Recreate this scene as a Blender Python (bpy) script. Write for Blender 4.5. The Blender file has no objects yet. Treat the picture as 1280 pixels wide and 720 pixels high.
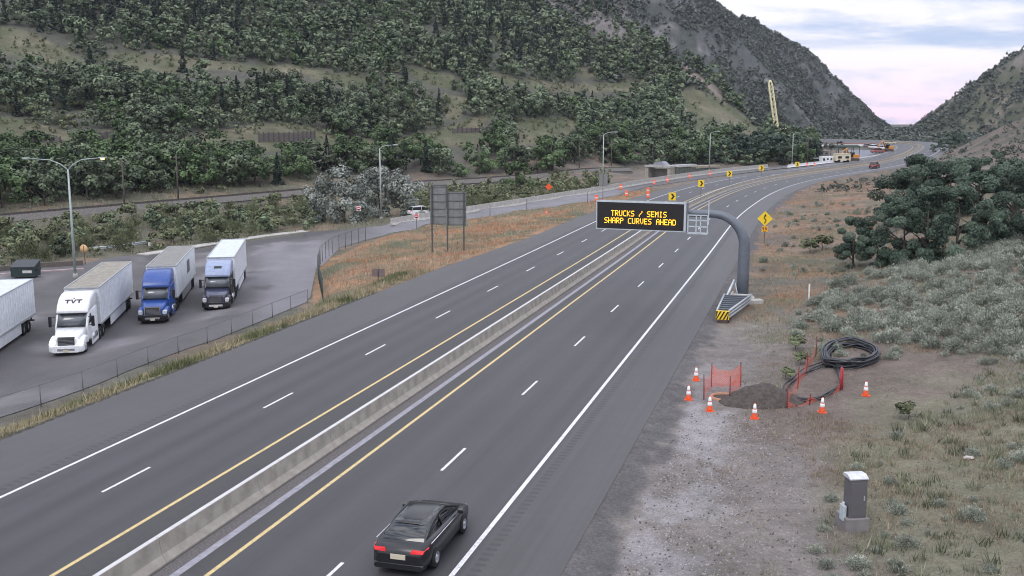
import bpy, math, random
import numpy as np
from mathutils import Vector, Matrix
random.seed(7); RNG = np.random.default_rng(11)
SC = bpy.context.scene; COL = SC.collection
PI = math.pi
# ------------------------------------------------------------------ camera model
FPX = 1274.0; CH = 14.2; PIT = math.atan(210/1274.0)
FW = np.array([0, math.cos(PIT), -math.sin(PIT)]); UPV = np.array([0, math.sin(PIT), math.cos(PIT)])
def G(u, v, z=0.0):
    d = np.array([(u-640)/FPX, 0, 0]) + FW + UPV*(360-v)/FPX
    t = (z-CH)/d[2]
    return np.array([0, 0, CH]) + d*t
def proj(x, y, z):
    q = np.stack([x, y, np.asarray(z)-CH], -1); c = q@FW
    c = np.where(c < .1, .1, c)
    return 640+FPX*q[..., 0]/c, 360-FPX*(q@UPV)/c
def ptZ(u, v, Z):
    x = (u-640)/FPX*Z; return (x, Z, CH-(v-150)/FPX*Z)
# ------------------------------------------------------------------ value noise
_perm = np.random.default_rng(3).random((256, 256))
def vnoise(x, y):
    xi = np.floor(x).astype(int); yi = np.floor(y).astype(int); fx = x-xi; fy = y-yi
    fx = fx*fx*(3-2*fx); fy = fy*fy*(3-2*fy)
    a = _perm[xi & 255, yi & 255]; b = _perm[(xi+1) & 255, yi & 255]
    c = _perm[xi & 255, (yi+1) & 255]; d = _perm[(xi+1) & 255, (yi+1) & 255]
    return (a*(1-fx)+b*fx)*(1-fy)+(c*(1-fx)+d*fx)*fy
def fbm(x, y, s, o=4):
    r = 0; a = .5; t = 0
    for k in range(o):
        r = r+a*(vnoise(x/s+17*k, y/s+31*k)-.5)*2; t += a; a *= .5; s *= .5
    return r/t
def sstep(a, b, x):
    t = np.clip((x-a)/(b-a), 0, 1); return t*t*(3-2*t)
def inpoly(poly, u, v):
    p = np.array(poly, float); r = np.zeros(np.shape(u), bool); j = len(p)-1
    for i in range(len(p)):
        c = ((p[i, 1] > v) != (p[j, 1] > v))
        with np.errstate(divide='ignore', invalid='ignore'):
            c &= u < (p[j, 0]-p[i, 0])*(v-p[i, 1])/(p[j, 1]-p[i, 1]+1e-12)+p[i, 0]
        r ^= c; j = i
    return r
# ------------------------------------------------------------------ freeway alignment (right white edge line)
nodes = [(-19.7, -30), (-10.9, 0), (-1.9, 30.3), (7.2, 61.2), (20.7, 107), (32.3, 147), (40.6, 172), (50, 198), (59, 219.5), (68.5, 239), (78.5, 256.5), (90, 275), (102, 293),
         (116.5, 315.5), (131, 339), (146, 365), (160, 392), (174, 419), (187, 447), (198, 475), (207, 502), (213, 528), (214, 552), (210, 576), (202, 600), (190, 622), (173, 643), (150, 662), (128, 675)]
def catmull(pts, step=2.0):
    P = [np.array(p, float) for p in pts]; P = [2*P[0]-P[1]]+P+[2*P[-1]-P[-2]]; out = []
    for i in range(1, len(P)-2):
        n = max(2, int(np.linalg.norm(P[i+1]-P[i])/step))
        for k in range(n):
            t = k/n
            out.append(.5*((2*P[i])+(-P[i-1]+P[i+1])*t+(2*P[i-1]-5*P[i]+4*P[i+1]-P[i+2])*t*t+(-P[i-1]+3*P[i]-3*P[i+1]+P[i+2])*t**3))
    out.append(P[-2]); return np.array(out)
AX = catmull(nodes, 1.5)
for _ in range(60):
    AX[1:-1] = AX[1:-1]*.5+(AX[:-2]+AX[2:])*.25
_seg = np.linalg.norm(np.diff(AX, axis=0), axis=1); _cs = np.concatenate([[0], np.cumsum(_seg)]); SMAX = _cs[-1]
_S = np.arange(0, SMAX, 2.0)
AX = np.stack([np.interp(_S, _cs, AX[:, 0]), np.interp(_S, _cs, AX[:, 1])], 1)
_T = np.gradient(AX, axis=0); _T /= np.linalg.norm(_T, axis=1)[:, None]
def road(s, off):                       # off: metres to the right of the right edge line
    s = np.asarray(s, float); x = np.interp(s, _S, AX[:, 0]); y = np.interp(s, _S, AX[:, 1])
    tx = np.interp(s, _S, _T[:, 0]); ty = np.interp(s, _S, _T[:, 1])
    return np.stack([x+ty*off, y-tx*off], -1)
def heading(s):                         # rotation z so that local +Y runs along the road
    tx = np.interp(s, _S, _T[:, 0]); ty = np.interp(s, _S, _T[:, 1]); return -math.atan2(tx, ty)
def sd(x, y):                           # station and offset of points
    x = np.ravel(x); y = np.ravel(y); S = np.empty(len(x)); O = np.empty(len(x)); D = np.empty(len(x))
    for a in range(0, len(x), 20000):
        d = (x[a:a+20000, None]-AX[None, :, 0])**2+(y[a:a+20000, None]-AX[None, :, 1])**2
        i = d.argmin(1); dx = x[a:a+20000]-AX[i, 0]; dy = y[a:a+20000]-AX[i, 1]
        S[a:a+20000] = _S[i]+dx*_T[i, 0]+dy*_T[i, 1]; O[a:a+20000] = dx*_T[i, 1]-dy*_T[i, 0]; D[a:a+20000] = np.sqrt(d[np.arange(len(i)), i])
    return S, O, D
def s_at(u, v, z=0, off=None):
    g = G(u, v, z); return sd([g[0]], [g[1]])[0][0]
def RZ(s, o):                           # the far bend climbs a little and is banked
    s = np.asarray(s, float); return sstep(380, 540, s)*1.6+sstep(455, 540, s)*(np.asarray(o)+20)*.055
def LSoff(s):                           # left pavement edge
    return np.interp(s, [0, 125, 140, 155, 700], [-24.1, -24.0, -23.2, -22.5, -22.3])
# ------------------------------------------------------------------ terrain height
RIDGE_L = [ptZ(*p) for p in [(700, -150, 960), (800, -62, 1040), (870, 0, 1100), (905, 22, 1140), (960, 42, 1180), (1000, 82, 1230), (1040, 113, 1290), (1080, 143, 1350), (1114, 164, 1430)]]
RIDGE_R = [ptZ(*p) for p in [(1118, 163, 1500), (1150, 151, 1350), (1180, 131, 1220), (1210, 110, 1100), (1235, 93, 1020), (1250, 72, 980), (1285, 48, 900), (1420, -40, 860), (1700, -120, 800)]]
def ridge(x, y, R, slope, seed):
    best = np.full(x.shape, -99.0); R = np.array(R)
    wob = 1+.16*fbm(x+seed, y-seed, 150, 3)
    for a, b in zip(R[:-1], R[1:]):
        ab = b[:2]-a[:2]; L2 = ab@ab
        t = np.clip(((x-a[0])*ab[0]+(y-a[1])*ab[1])/L2, 0, 1)
        d = np.hypot(x-a[0]-t*ab[0], y-a[1]-t*ab[1])
        best = np.maximum(best, a[2]+t*(b[2]-a[2])-slope*d*wob)
    return best
cz = []
for u, v, z in [(0, 460, -3), (-200, 470, -3), (100, 440, -3), (200, 400, -3), (290, 385, -3), (350, 340, -3), (0, 345, -3), (100, 330, -3), (200, 320, -3), (300, 300, -3), (380, 290, -2.9), (-200, 350, -3),
                (22, 516, -1.8), (124, 480, -1.8), (200, 449, -1.8), (269, 425, -1.8), (385, 380, -1.7), (402, 355, -2.3), (420, 309, -2.7), (-150, 560, -1.8),
                (480, 330, -1.3), (540, 316, -1.2), (600, 290, -.9), (680, 265, -.4), (440, 350, -1.3), (420, 388, -1.0),
                (440, 290, -2.6), (537, 276, -1.8), (646, 261, -.8), (742, 246, -.1), (480, 262, -2.6), (600, 245, -2), (700, 235, -1.5), (780, 222, -1), (330, 275, -2.8), (100, 300, -2.8),
                (0, 275, -2), (160, 261, -2), (320, 247, -2), (517, 231, -2), (620, 225, -2), (780, 213, -1.5), (900, 203, -1), (-200, 290, -2),
                (900, 700, -.1), (1066, 665, -.1), (1280, 700, .3), (1000, 520, 0), (1150, 500, .15), (1280, 500, .9), (1280, 400, 2.0), (1100, 400, .5), (1280, 330, 3.0), (1000, 360, 0), (1040, 330, .15), (1100, 335, .5), (1180, 310, 1.5),
                (1000, 260, -.3), (1040, 235, -.4)]:
    g = G(u, v, z); cz.append((g[0], g[1], z))
for u, v, Z in [(0, 240, 195), (0, 200, 225), (0, 170, 250), (0, 100, 310), (0, 0, 400), (0, -200, 620), (-300, 150, 200), (-300, 0, 330), (-300, -200, 520), (-700, 100, 200), (-700, -100, 300),
                (320, 218, 236), (320, 172, 275), (320, 100, 345), (320, 0, 450), (320, -200, 680), (640, 196, 302), (640, 152, 350), (640, 100, 410), (640, 60, 470), (640, 0, 570), (640, -120, 720),
                (780, 172, 375), (780, 132, 440), (780, 95, 490), (720, -20, 590), (800, 50, 530), (850, 78, 510), (900, 118, 495), (960, 166, 485), (900, 196, 372), (860, 140, 440),
                (1280, 150, 330), (1240, 163, 345), (1200, 183, 365), (1177, 196, 380), (1188, 190, 350), (1280, 215, 250), (1150, 218, 265), (1400, 110, 320), (1400, 200, 200), (1600, 150, 200)]:
    cz.append(ptZ(u, v, Z))
for u, Z, z in [(850, 650, 12), (900, 620, 4), (950, 590, 2), (780, 720, 60), (1000, 520, 0), (1000, 700, 0), (1050, 850, 0), (1110, 1000, 0), (1110, 1500, 0), (1000, 1200, 0), (1300, 700, 6), (1300, 1000, 6), (1200, 520, 2), (1280, 450, 6), (500, 1300, 250), (0, 1200, 350), (1110, 3300, -2), (800, 3300, 0), (1400, 3300, 0)]:
    cz.append(((u-640)/FPX*Z, Z, z))
cz += [(40, 40, 2.5), (60, 60, 5.5), (90, 60, 10), (20, 10, .3), (45, 10, 3), (100, 20, 10), (-60, 10, -3), (-60, 40, -3), (-120, 60, -3), (-10, -10, 0), (0, 0, 0), (10, 20, 0)]
cz = np.array(cz)
def _lp(x, y): return np.arctan2(x, y)*1.15, np.log(np.hypot(x, y)+4)
_cx, _cy = _lp(cz[:, 0], cz[:, 1])
def _ker(d2): return -np.sqrt(d2+.0016)
_n = len(cz); _A = np.zeros((_n+1, _n+1)); _A[:_n, :_n] = _ker((_cx[:, None]-_cx)**2+(_cy[:, None]-_cy)**2)-np.eye(_n)*2e-3; _A[:_n, _n] = 1; _A[_n, :_n] = 1
_zs = np.arcsinh(cz[:, 2]/12)           # compress the range so the valley stays calm next to the mountains
_w = np.linalg.solve(_A, np.r_[_zs, 0])
def tps(x, y):
    out = np.empty(x.shape)
    for a in range(0, len(x), 20000):
        X, Y = _lp(x[a:a+20000], y[a:a+20000])
        out[a:a+20000] = _ker((X[:, None]-_cx)**2+(Y[:, None]-_cy)**2)@_w[:_n]+_w[_n]
    return 12*np.sinh(np.clip(out, -1, 4.2))
def RAMPPOLY():
    lo = [(404, 330, -3.0), (425, 309, -2.96), (455, 298.5, -2.7), (480, 292, -2.4), (537, 279.5, -1.8), (584, 274, -1.35), (646, 263.5, -.8), (700, 256, -.4), (742, 249.5, -.1), (775, 243, -.02), (812, 233, 0), (860, 226, 0), (900, 220, 0), (960, 212.5, 0), (1020, 206, 0)]
    up = [(380, 292, -3.0), (415, 290, -2.96), (430, 289, -2.8), (478, 282.5, -2.4), (537, 273.5, -1.8), (584, 266.5, -1.35), (646, 257, -.8), (700, 248, -.4), (742, 241.5, -.1), (775, 235.5, -.02), (812, 229, 0), (860, 221.5, 0), (900, 216.2, 0), (960, 209.8, 0), (1020, 204, 0)]
    return np.array([G(*p) for p in lo]), np.array([G(*p) for p in up])
RLO, RUP = RAMPPOLY()
def smax(a, b, k): 
    h = np.clip(.5+.5*(a-b)/k, 0, 1); return b+(a-b)*h+k*h*(1-h)
def Hraw(x, y):
    x = np.asarray(x, float).ravel(); y = np.asarray(y, float).ravel()
    r = np.hypot(x, y); h = tps(x, y)
    far = sstep(500, 900, r)
    h = np.clip(h, -6, 400)
    m = np.maximum(ridge(x, y, RIDGE_L, .92, 0), ridge(x, y, RIDGE_R, .95, 90))
    hill = sstep(2, 25, np.maximum(h, m))
    h = h*(1-far)+np.minimum(h, 40+h*.5)*far
    h = h*(1-sstep(.10, .20, np.arctan2(x, y))*sstep(500, 620, r)*.97)
    h = smax(h, m, 6.0)
    h = np.where(y > 1900, np.minimum(h, 4), h)
    h = h+hill*(fbm(x, y, 60, 4)*np.minimum(7, 1+h*.06)+fbm(x+50, y, 14, 3)*np.minimum(3.0, .3+h*.02))
    rid = 1-np.abs(fbm(x+31, y-17, 70, 5))*2; h = h+sstep(520, 700, r)*hill*(rid-.5)*np.minimum(9, h*.10)+sstep(430, 520, r)*hill*fbm(x-9, y, 11, 3)*1.6
    S, O, D = sd(x, y)
    ls = LSoff(S)
    dist = np.where(O > 3.3, O-3.3, np.where(O < ls, ls-O, 0)); dist = np.maximum(dist, D-27)
    h = h+(fbm(x, y, 9, 3)*.16+fbm(x+9, y, 2.2, 2)*.05)*sstep(1.5, 8, dist)*(1-sstep(10, 30, h))
    w = sstep(.3, 5.0, dist)
    base = -.02-.10*sstep(.1, .8, dist)+RZ(S, np.clip(O, -30, 8))
    return base*(1-w)+h*w
TH = np.radians(np.concatenate([np.linspace(-80, -33, 60)[:-1], np.linspace(-33, 33, 560), np.linspace(33, 80, 60)[1:]]))
RR = np.exp(np.linspace(math.log(8.0), math.log(3600.0), 620))
_tg, _rg = np.meshgrid(TH, RR, indexing='ij')
GX = np.sin(_tg)*_rg; GY = np.cos(_tg)*_rg
GZ = Hraw(GX, GY).reshape(GX.shape)
def HG(x, y):
    x = np.asarray(x, float); y = np.asarray(y, float)
    ti = np.interp(np.arctan2(x, y), TH, np.arange(len(TH))); ri = np.interp(np.log(np.hypot(x, y)+1e-6), np.log(RR), np.arange(len(RR)))
    i = np.clip(ti.astype(int), 0, len(TH)-2); j = np.clip(ri.astype(int), 0, len(RR)-2); a = ti-i; b = ri-j
    return (GZ[i, j]*(1-a)+GZ[i+1, j]*a)*(1-b)+(GZ[i, j+1]*(1-a)+GZ[i+1, j+1]*a)*b
# parking lot sheet: flat -3 area that climbs to the fence
LOT = [G(u, v, z)[:2] for u, v, z in [(-260, 600, -1.8), (22, 513.5, -1.8), (71, 497, -1.8), (124, 478, -1.8), (161, 462, -1.8), (200, 447, -1.8), (236, 434, -1.8), (269, 423.5, -1.8), (330, 399, -1.8), (383, 377, -1.8), (391, 350, -2.6), (396, 333, -2.9), (404, 330, -2.9)]]
LOT += [RLO[1][:2], RUP[1][:2], RUP[0][:2]] + [G(u, v, -3)[:2] for u, v in [(330, 298.5), (280, 306), (230, 314), (185, 318), (150, 320), (118, 326), (100, 331), (0, 338), (-260, 352)]]
LOT = np.array(LOT)
fence_path = np.array([G(u, v, -1.8)[:2] for u, v in [(-260, 602), (22, 516), (71, 499), (124, 480), (161, 464), (200, 449), (236, 436), (269, 425), (330, 400), (385, 378)]])
def polydist(P, x, y):
    b = np.full(x.shape, 1e9)
    for a, c in zip(P[:-1], P[1:]):
        ab = c[:2]-a[:2]; t = np.clip(((x-a[0])*ab[0]+(y-a[1])*ab[1])/(ab@ab), 0, 1)
        b = np.minimum(b, np.hypot(x-a[0]-t*ab[0], y-a[1]-t*ab[1]))
    return b
def lot_z(x, y):
    return -3.0+1.15*(1-sstep(0.2, 11, polydist(fence_path, x, y)))
RAMP = np.concatenate([RLO[:, :2], RUP[::-1, :2]])
RMID = (RLO+RUP)/2
def ramp_z(x, y):
    d = (x[..., None]-RMID[:, 0])**2+(y[..., None]-RMID[:, 1])**2
    w = 1/(d+1)**4; return (w*RMID[:, 2]).sum(-1)/w.sum(-1)
fx = GX.ravel(); fy = GY.ravel(); fz = GZ.ravel()
near = (np.hypot(fx, fy) < 420) & (fx < 150)
ii = np.where(near)[0]
def soft_inside(poly, x, y, w):
    P = np.vstack([poly, poly[:1]]); d = polydist(P, x, y); ins = inpoly(poly, x, y)
    return np.where(ins, 1.0, 1-sstep(0, w, d))
S_, O_, D_ = sd(fx[ii], fy[ii]); notroad = sstep(.1, 2.5, np.where(O_ < LSoff(S_), LSoff(S_)-O_, 0))
k = soft_inside(RAMP, fx[ii], fy[ii], 4.0)*notroad; fz[ii] = fz[ii]*(1-k)+(ramp_z(fx[ii], fy[ii])-.05)*k
k = soft_inside(LOT, fx[ii], fy[ii], 3.0); fz[ii] = fz[ii]*(1-k)+(lot_z(fx[ii], fy[ii])-.05)*k
GZ = fz.reshape(GX.shape)
def T(u, v):                           # first hit of a pixel's ray with the ground
    d = np.array([(u-640)/FPX, 0, 0])+FW+UPV*(360-v)/FPX
    t = np.exp(np.linspace(math.log(9), math.log(3000), 4000)); x = d[0]*t; y = d[1]*t; z = CH+d[2]*t
    h = HG(x, y); k = np.argmax(z < h)
    return np.array([x[k], y[k], h[k]])
# ------------------------------------------------------------------ object helpers
def tag(o, label=None, cat=None, group=None, kind=None):
    if label: o['label'] = label
    if cat: o['category'] = cat
    if group: o['group'] = group
    if kind: o['kind'] = kind
    return o
def empty(name, loc, rz=0, label=None, cat=None, group=None):
    o = bpy.data.objects.new(name, None); COL.objects.link(o); o.location = [float(c) for c in loc]; o.rotation_euler = (0, 0, rz); o.empty_display_size = .3
    return tag(o, label, cat, group)
def copy_tree(o, parent=None):
    c = o.copy(); COL.objects.link(c)
    if parent is not None: c.parent = parent
    for ch in list(o.children): copy_tree(ch, c)
    return c
class MB:
    def __init__(s): s.v = []; s.f = []; s.m = []; s.sm = []
    def add(s, V, F, m=0, smooth=False):
        b = len(s.v); s.v += [tuple(map(float, p)) for p in V]; s.f += [tuple(b+i for i in f) for f in F]; s.m += [m]*len(F); s.sm += [smooth]*len(F); return s
    def box(s, c, d, rz=0, m=0, M=None, taper=(1, 1)):
        cx, cy, cz_ = c; a, b, e = [t/2 for t in d]; V = []
        for z in (-e, e):
            tx, ty = taper if z > 0 else (1, 1)
            for x, y in ((-a, -b), (a, -b), (a, b), (-a, b)):
                p = Vector((x*tx, y*ty, z))
                if M is not None: p = M@p
                p.rotate(Matrix.Rotation(rz, 3, 'Z')); V.append((p.x+cx, p.y+cy, p.z+cz_))
        return s.add(V, [(3, 2, 1, 0), (4, 5, 6, 7), (0, 1, 5, 4), (1, 2, 6, 5), (2, 3, 7, 6), (3, 0, 4, 7)], m)
    def tube(s, pts, r, n=8, m=0, cap=True, smooth=True):
        pts = [Vector([float(c) for c in p]) for p in pts]; rs = r if hasattr(r, '__len__') else [r]*len(pts); V = []; F = []
        prev = None
        for i, p in enumerate(pts):
            t = (pts[min(i+1, len(pts)-1)]-pts[max(i-1, 0)]).normalized()
            if prev is None:
                ref = Vector((0, 0, 1)) if abs(t.z) < .9 else Vector((1, 0, 0)); a = t.cross(ref).normalized()
            else:
                a = (prev-t*prev.dot(t)).normalized()
            prev = a; b = t.cross(a)
            for k in range(n):
                an = 2*PI*k/n; q = p+(a*math.cos(an)+b*math.sin(an))*rs[i]; V.append(q[:])
        for i in range(len(pts)-1):
            for k in range(n):
                F.append((i*n+k, i*n+(k+1) % n, (i+1)*n+(k+1) % n, (i+1)*n+k))
        s.add(V, F, m, smooth)
        if cap:
            b = len(s.v)-len(V); s.f.append(tuple(b+k for k in range(n))[::-1]); s.f.append(tuple(b+(len(pts)-1)*n+k for k in range(n))); s.m += [m, m]; s.sm += [False, False]
        return s
    def lathe(s, prof, c=(0, 0, 0), n=16, m=0, axis='Z', smooth=True):
        V = []; F = []
        for r, z in prof:
            for k in range(n):
                a = 2*PI*k/n; x, y = r*math.cos(a), r*math.sin(a)
                p = (x, y, z) if axis == 'Z' else ((z, x, y) if axis == 'X' else (x, z, y))
                V.append((p[0]+c[0], p[1]+c[1], p[2]+c[2]))
        for i in range(len(prof)-1):
            for k in range(n): F.append((i*n+k, i*n+(k+1) % n, (i+1)*n+(k+1) % n, (i+1)*n+k))
        return s.add(V, F, m, smooth)
    def loft(s, secs, m=0, smooth=True, cap=True):     # secs: list of lists of 3-D points, same length
        n = len(secs[0]); V = [p for q in secs for p in q]; F = []
        for i in range(len(secs)-1):
            for k in range(n): F.append((i*n+k, i*n+(k+1) % n, (i+1)*n+(k+1) % n, (i+1)*n+k))
        s.add(V, F, m, smooth)
        if cap:
            b = len(s.v)-len(V); s.f.append(tuple(b+k for k in range(n))[::-1]); s.f.append(tuple(b+(len(secs)-1)*n+k for k in range(n))); s.m += [m, m]; s.sm += [False, False]
        return s
    def prism(s, poly, depth, M, m=0):                  # 2-D outline (x, z) extruded along local y
        n = len(poly); V = []
        for y in (0, depth):
            for x, z in poly: V.append((M@Vector((x, y, z)))[:])
        F = [tuple(range(n)), tuple(range(2*n-1, n-1, -1))]+[(i, (i+1) % n+0, n+(i+1) % n, n+i)[::-1] for i in range(n)]
        return s.add(V, F, m)
    def build(s, name, mats, parent=None, bevel=0, smooth=None):
        me = bpy.data.meshes.new(name); me.from_pydata(s.v, [], s.f)
        mats = mats if isinstance(mats, (list, tuple)) else [mats]
        for mm in mats: me.materials.append(mm)
        me.polygons.foreach_set('material_index', s.m); me.polygons.foreach_set('use_smooth', s.sm); me.update()
        import bmesh
        bm = bmesh.new(); bm.from_mesh(me); bmesh.ops.recalc_face_normals(bm, faces=bm.faces[:]); bm.to_mesh(me); bm.free()
        o = bpy.data.objects.new(name, me); COL.objects.link(o)
        if parent is not None: o.parent = parent
        if bevel:
            b = o.modifiers.new('bevel', 'BEVEL'); b.width = bevel; b.segments = 2; b.limit_method = 'ANGLE'
        return o
def mesh_np(name, V, F, mat, attrs=None, parent=None, smooth=False, uv=None, mi=None, link=True):
    me = bpy.data.meshes.new(name); V = np.asarray(V, np.float32); F = np.asarray(F, np.int32); k = F.shape[1]
    me.vertices.add(len(V)); me.vertices.foreach_set('co', V.ravel())
    me.loops.add(F.size); me.loops.foreach_set('vertex_index', F.ravel())
    me.polygons.add(len(F)); me.polygons.foreach_set('loop_start', np.arange(0, F.size, k, dtype=np.int32)); me.polygons.foreach_set('loop_total', np.full(len(F), k, np.int32))
    if smooth: me.polygons.foreach_set('use_smooth', np.ones(len(F), bool))
    for mm in (mat if isinstance(mat, (list, tuple)) else [mat]): me.materials.append(mm)
    if mi is not None: me.polygons.foreach_set('material_index', np.asarray(mi, np.int32))
    me.update(calc_edges=True)
    for n_, (a, kind) in (attrs or {}).items():
        at = me.attributes.new(n_, kind, 'POINT')
        at.data.foreach_set('color' if kind == 'FLOAT_COLOR' else 'value', np.asarray(a, np.float32).ravel())
    if uv is not None:
        l = me.uv_layers.new(name='UVMap'); l.data.foreach_set('uv', np.asarray(uv, np.float32)[F.ravel()].ravel())
    if not link: return me
    o = bpy.data.objects.new(name, me); COL.objects.link(o)
    if parent is not None: o.parent = parent
    return o
def rr(hw, z0, z1, r, y, n=4):          # rounded rectangle section in the xz plane
    r = min(r, hw*.98, (z1-z0)*.49); P = []
    for cx, cz_, a0 in ((hw-r, z1-r, 0), (-hw+r, z1-r, 90), (-hw+r, z0+r, 180), (hw-r, z0+r, 270)):
        for k in range(n):
            a = math.radians(a0+90*k/(n-1)); P.append((cx+r*math.cos(a), y, cz_+r*math.sin(a)))
    return P
# ------------------------------------------------------------------ materials
def nodes_of(name):
    m = bpy.data.materials.new(name); m.use_nodes = True; nt = m.node_tree; b = nt.nodes['Principled BSDF']; return m, nt, b
def mat(name, c, rough=.6, metal=0, var=.12, scale=3.0, bump=0, bscale=30, spec=.5, emit=None, estr=0, dirt=0, dscale=.6):
    m, nt, b = nodes_of(name); N = nt.nodes.new; L = nt.links.new
    tc = N('ShaderNodeTexCoord'); no = N('ShaderNodeTexNoise'); no.inputs['Scale'].default_value = scale; no.inputs['Detail'].default_value = 5
    L(tc.outputs['Object'], no.inputs['Vector'])
    mr = N('ShaderNodeMapRange'); mr.inputs[1].default_value = .3; mr.inputs[2].default_value = .7; mr.inputs[3].default_value = 1-var; mr.inputs[4].default_value = 1+var; L(no.outputs['Fac'], mr.inputs[0])
    mx = N('ShaderNodeMix'); mx.data_type = 'RGBA'; mx.blend_type = 'MULTIPLY'; mx.inputs[0].default_value = 1; mx.inputs[6].default_value = (*c, 1); L(mr.outputs[0], mx.inputs[7])
    out = mx.outputs[2]
    if dirt:
        n2 = N('ShaderNodeTexNoise'); n2.inputs['Scale'].default_value = dscale; n2.inputs['Detail'].default_value = 8; n2.inputs['Roughness'].default_value = .7; L(tc.outputs['Object'], n2.inputs['Vector'])
        r2 = N('ShaderNodeMapRange'); r2.inputs[1].default_value = .48; r2.inputs[2].default_value = .72; r2.inputs[4].default_value = dirt; L(n2.outputs['Fac'], r2.inputs[0])
        m2 = N('ShaderNodeMix'); m2.data_type = 'RGBA'; L(r2.outputs[0], m2.inputs[0]); L(out, m2.inputs[6]); m2.inputs[7].default_value = (.11, .09, .075, 1); out = m2.outputs[2]
    L(out, b.inputs['Base Color']); b.inputs['Roughness'].default_value = rough; b.inputs['Metallic'].default_value = metal; b.inputs['Specular IOR Level'].default_value = spec
    if bump:
        n3 = N('ShaderNodeTexNoise'); n3.inputs['Scale'].default_value = bscale; n3.inputs['Detail'].default_value = 6; L(tc.outputs['Object'], n3.inputs['Vector'])
        bp = N('ShaderNodeBump'); bp.inputs['Strength'].default_value = bump; bp.inputs['Distance'].default_value = .03; L(n3.outputs['Fac'], bp.inputs['Height']); L(bp.outputs[0], b.inputs['Normal'])
    if emit: b.inputs['Emission Color'].default_value = (*emit, 1); b.inputs['Emission Strength'].default_value = estr
    return m
def groundmat(name, levels=((28, .30), (7, .30), (1.2, .22), (.25, .22), (.06, .16)), bump=.6, bscale=5, rough=.95, spec=.25, streak=0, bdist=.25):
    m, nt, b = nodes_of(name); N = nt.nodes.new; L = nt.links.new
    at = N('ShaderNodeAttribute'); at.attribute_name = 'Col'; tc = N('ShaderNodeTexCoord'); out = at.outputs['Color']
    def mul(vec, sc_, amt, out):
        no = N('ShaderNodeTexNoise'); no.inputs['Scale'].default_value = sc_; no.inputs['Detail'].default_value = 8; no.inputs['Roughness'].default_value = .7; L(vec, no.inputs['Vector'])
        mr = N('ShaderNodeMapRange'); mr.inputs[1].default_value = .3; mr.inputs[2].default_value = .7; mr.inputs[3].default_value = 1-amt; mr.inputs[4].default_value = 1+amt; L(no.outputs['Fac'], mr.inputs[0])
        mx = N('ShaderNodeMix'); mx.data_type = 'RGBA'; mx.blend_type = 'MULTIPLY'; mx.inputs[0].default_value = 1; L(out, mx.inputs[6]); L(mr.outputs[0], mx.inputs[7]); return mx.outputs[2]
    for sc_, amt in levels: out = mul(tc.outputs['Object'], sc_, amt, out)
    if streak:
        uv = N('ShaderNodeUVMap')
        for sx, sy, amt in ((1.1, .012, streak), (4.5, .05, streak*.7)):
            mp_ = N('ShaderNodeMapping'); mp_.inputs['Scale'].default_value = (sx, sy, 1); L(uv.outputs[0], mp_.inputs['Vector']); out = mul(mp_.outputs[0], 1.0, amt, out)
    L(out, b.inputs['Base Color']); b.inputs['Roughness'].default_value = rough; b.inputs['Specular IOR Level'].default_value = spec
    n3 = N('ShaderNodeTexNoise'); n3.inputs['Scale'].default_value = bscale; n3.inputs['Detail'].default_value = 9; n3.inputs['Roughness'].default_value = .7; L(tc.outputs['Object'], n3.inputs['Vector'])
    bp = N('ShaderNodeBump'); bp.inputs['Strength'].default_value = bump; bp.inputs['Distance'].default_value = bdist; L(n3.outputs['Fac'], bp.inputs['Height']); L(bp.outputs[0], b.inputs['Normal'])
    return m
def leafmat(name, dark, light, var=.25):
    m, nt, b = nodes_of(name); N = nt.nodes.new; L = nt.links.new
    at = N('ShaderNodeAttribute'); at.attribute_name = 'tint'; oi = N('ShaderNodeObjectInfo')
    mx = N('ShaderNodeMix'); mx.data_type = 'RGBA'; L(at.outputs['Fac'], mx.inputs[0]); mx.inputs[6].default_value = (*dark, 1); mx.inputs[7].default_value = (*light, 1)
    mr = N('ShaderNodeMapRange'); mr.inputs[3].default_value = 1-var; mr.inputs[4].default_value = 1+var; L(oi.outputs['Random'], mr.inputs[0])
    m2 = N('ShaderNodeMix'); m2.data_type = 'RGBA'; m2.blend_type = 'MULTIPLY'; m2.inputs[0].default_value = 1; L(mx.outputs[2], m2.inputs[6]); L(mr.outputs[0], m2.inputs[7])
    L(m2.outputs[2], b.inputs['Base Color']); b.inputs['Roughness'].default_value = .75; b.inputs['Specular IOR Level'].default_value = .2
    return m
def meshmat(name, c, cell, wire, rough=.6):        # netting: real openings between thin wires
    m, nt, b = nodes_of(name); N = nt.nodes.new; L = nt.links.new
    uv = N('ShaderNodeUVMap'); sp = N('ShaderNodeSeparateXYZ'); L(uv.outputs[0], sp.inputs[0])
    res = []
    for op in ('ADD', 'SUBTRACT'):
        a = N('ShaderNodeMath'); a.operation = op; L(sp.outputs[0], a.inputs[0]); L(sp.outputs[1], a.inputs[1])
        d = N('ShaderNodeMath'); d.operation = 'DIVIDE'; L(a.outputs[0], d.inputs[0]); d.inputs[1].default_value = cell
        fr = N('ShaderNodeMath'); fr.operation = 'FRACT'; L(d.outputs[0], fr.inputs[0])
        lt = N('ShaderNodeMath'); lt.operation = 'LESS_THAN'; L(fr.outputs[0], lt.inputs[0]); lt.inputs[1].default_value = wire; res.append(lt)
    mx = N('ShaderNodeMath'); mx.operation = 'MAXIMUM'; L(res[0].outputs[0], mx.inputs[0]); L(res[1].outputs[0], mx.inputs[1])
    L(mx.outputs[0], b.inputs['Alpha']); b.inputs['Base Color'].default_value = (*c, 1); b.inputs['Roughness'].default_value = rough
    return m
M = {}
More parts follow.
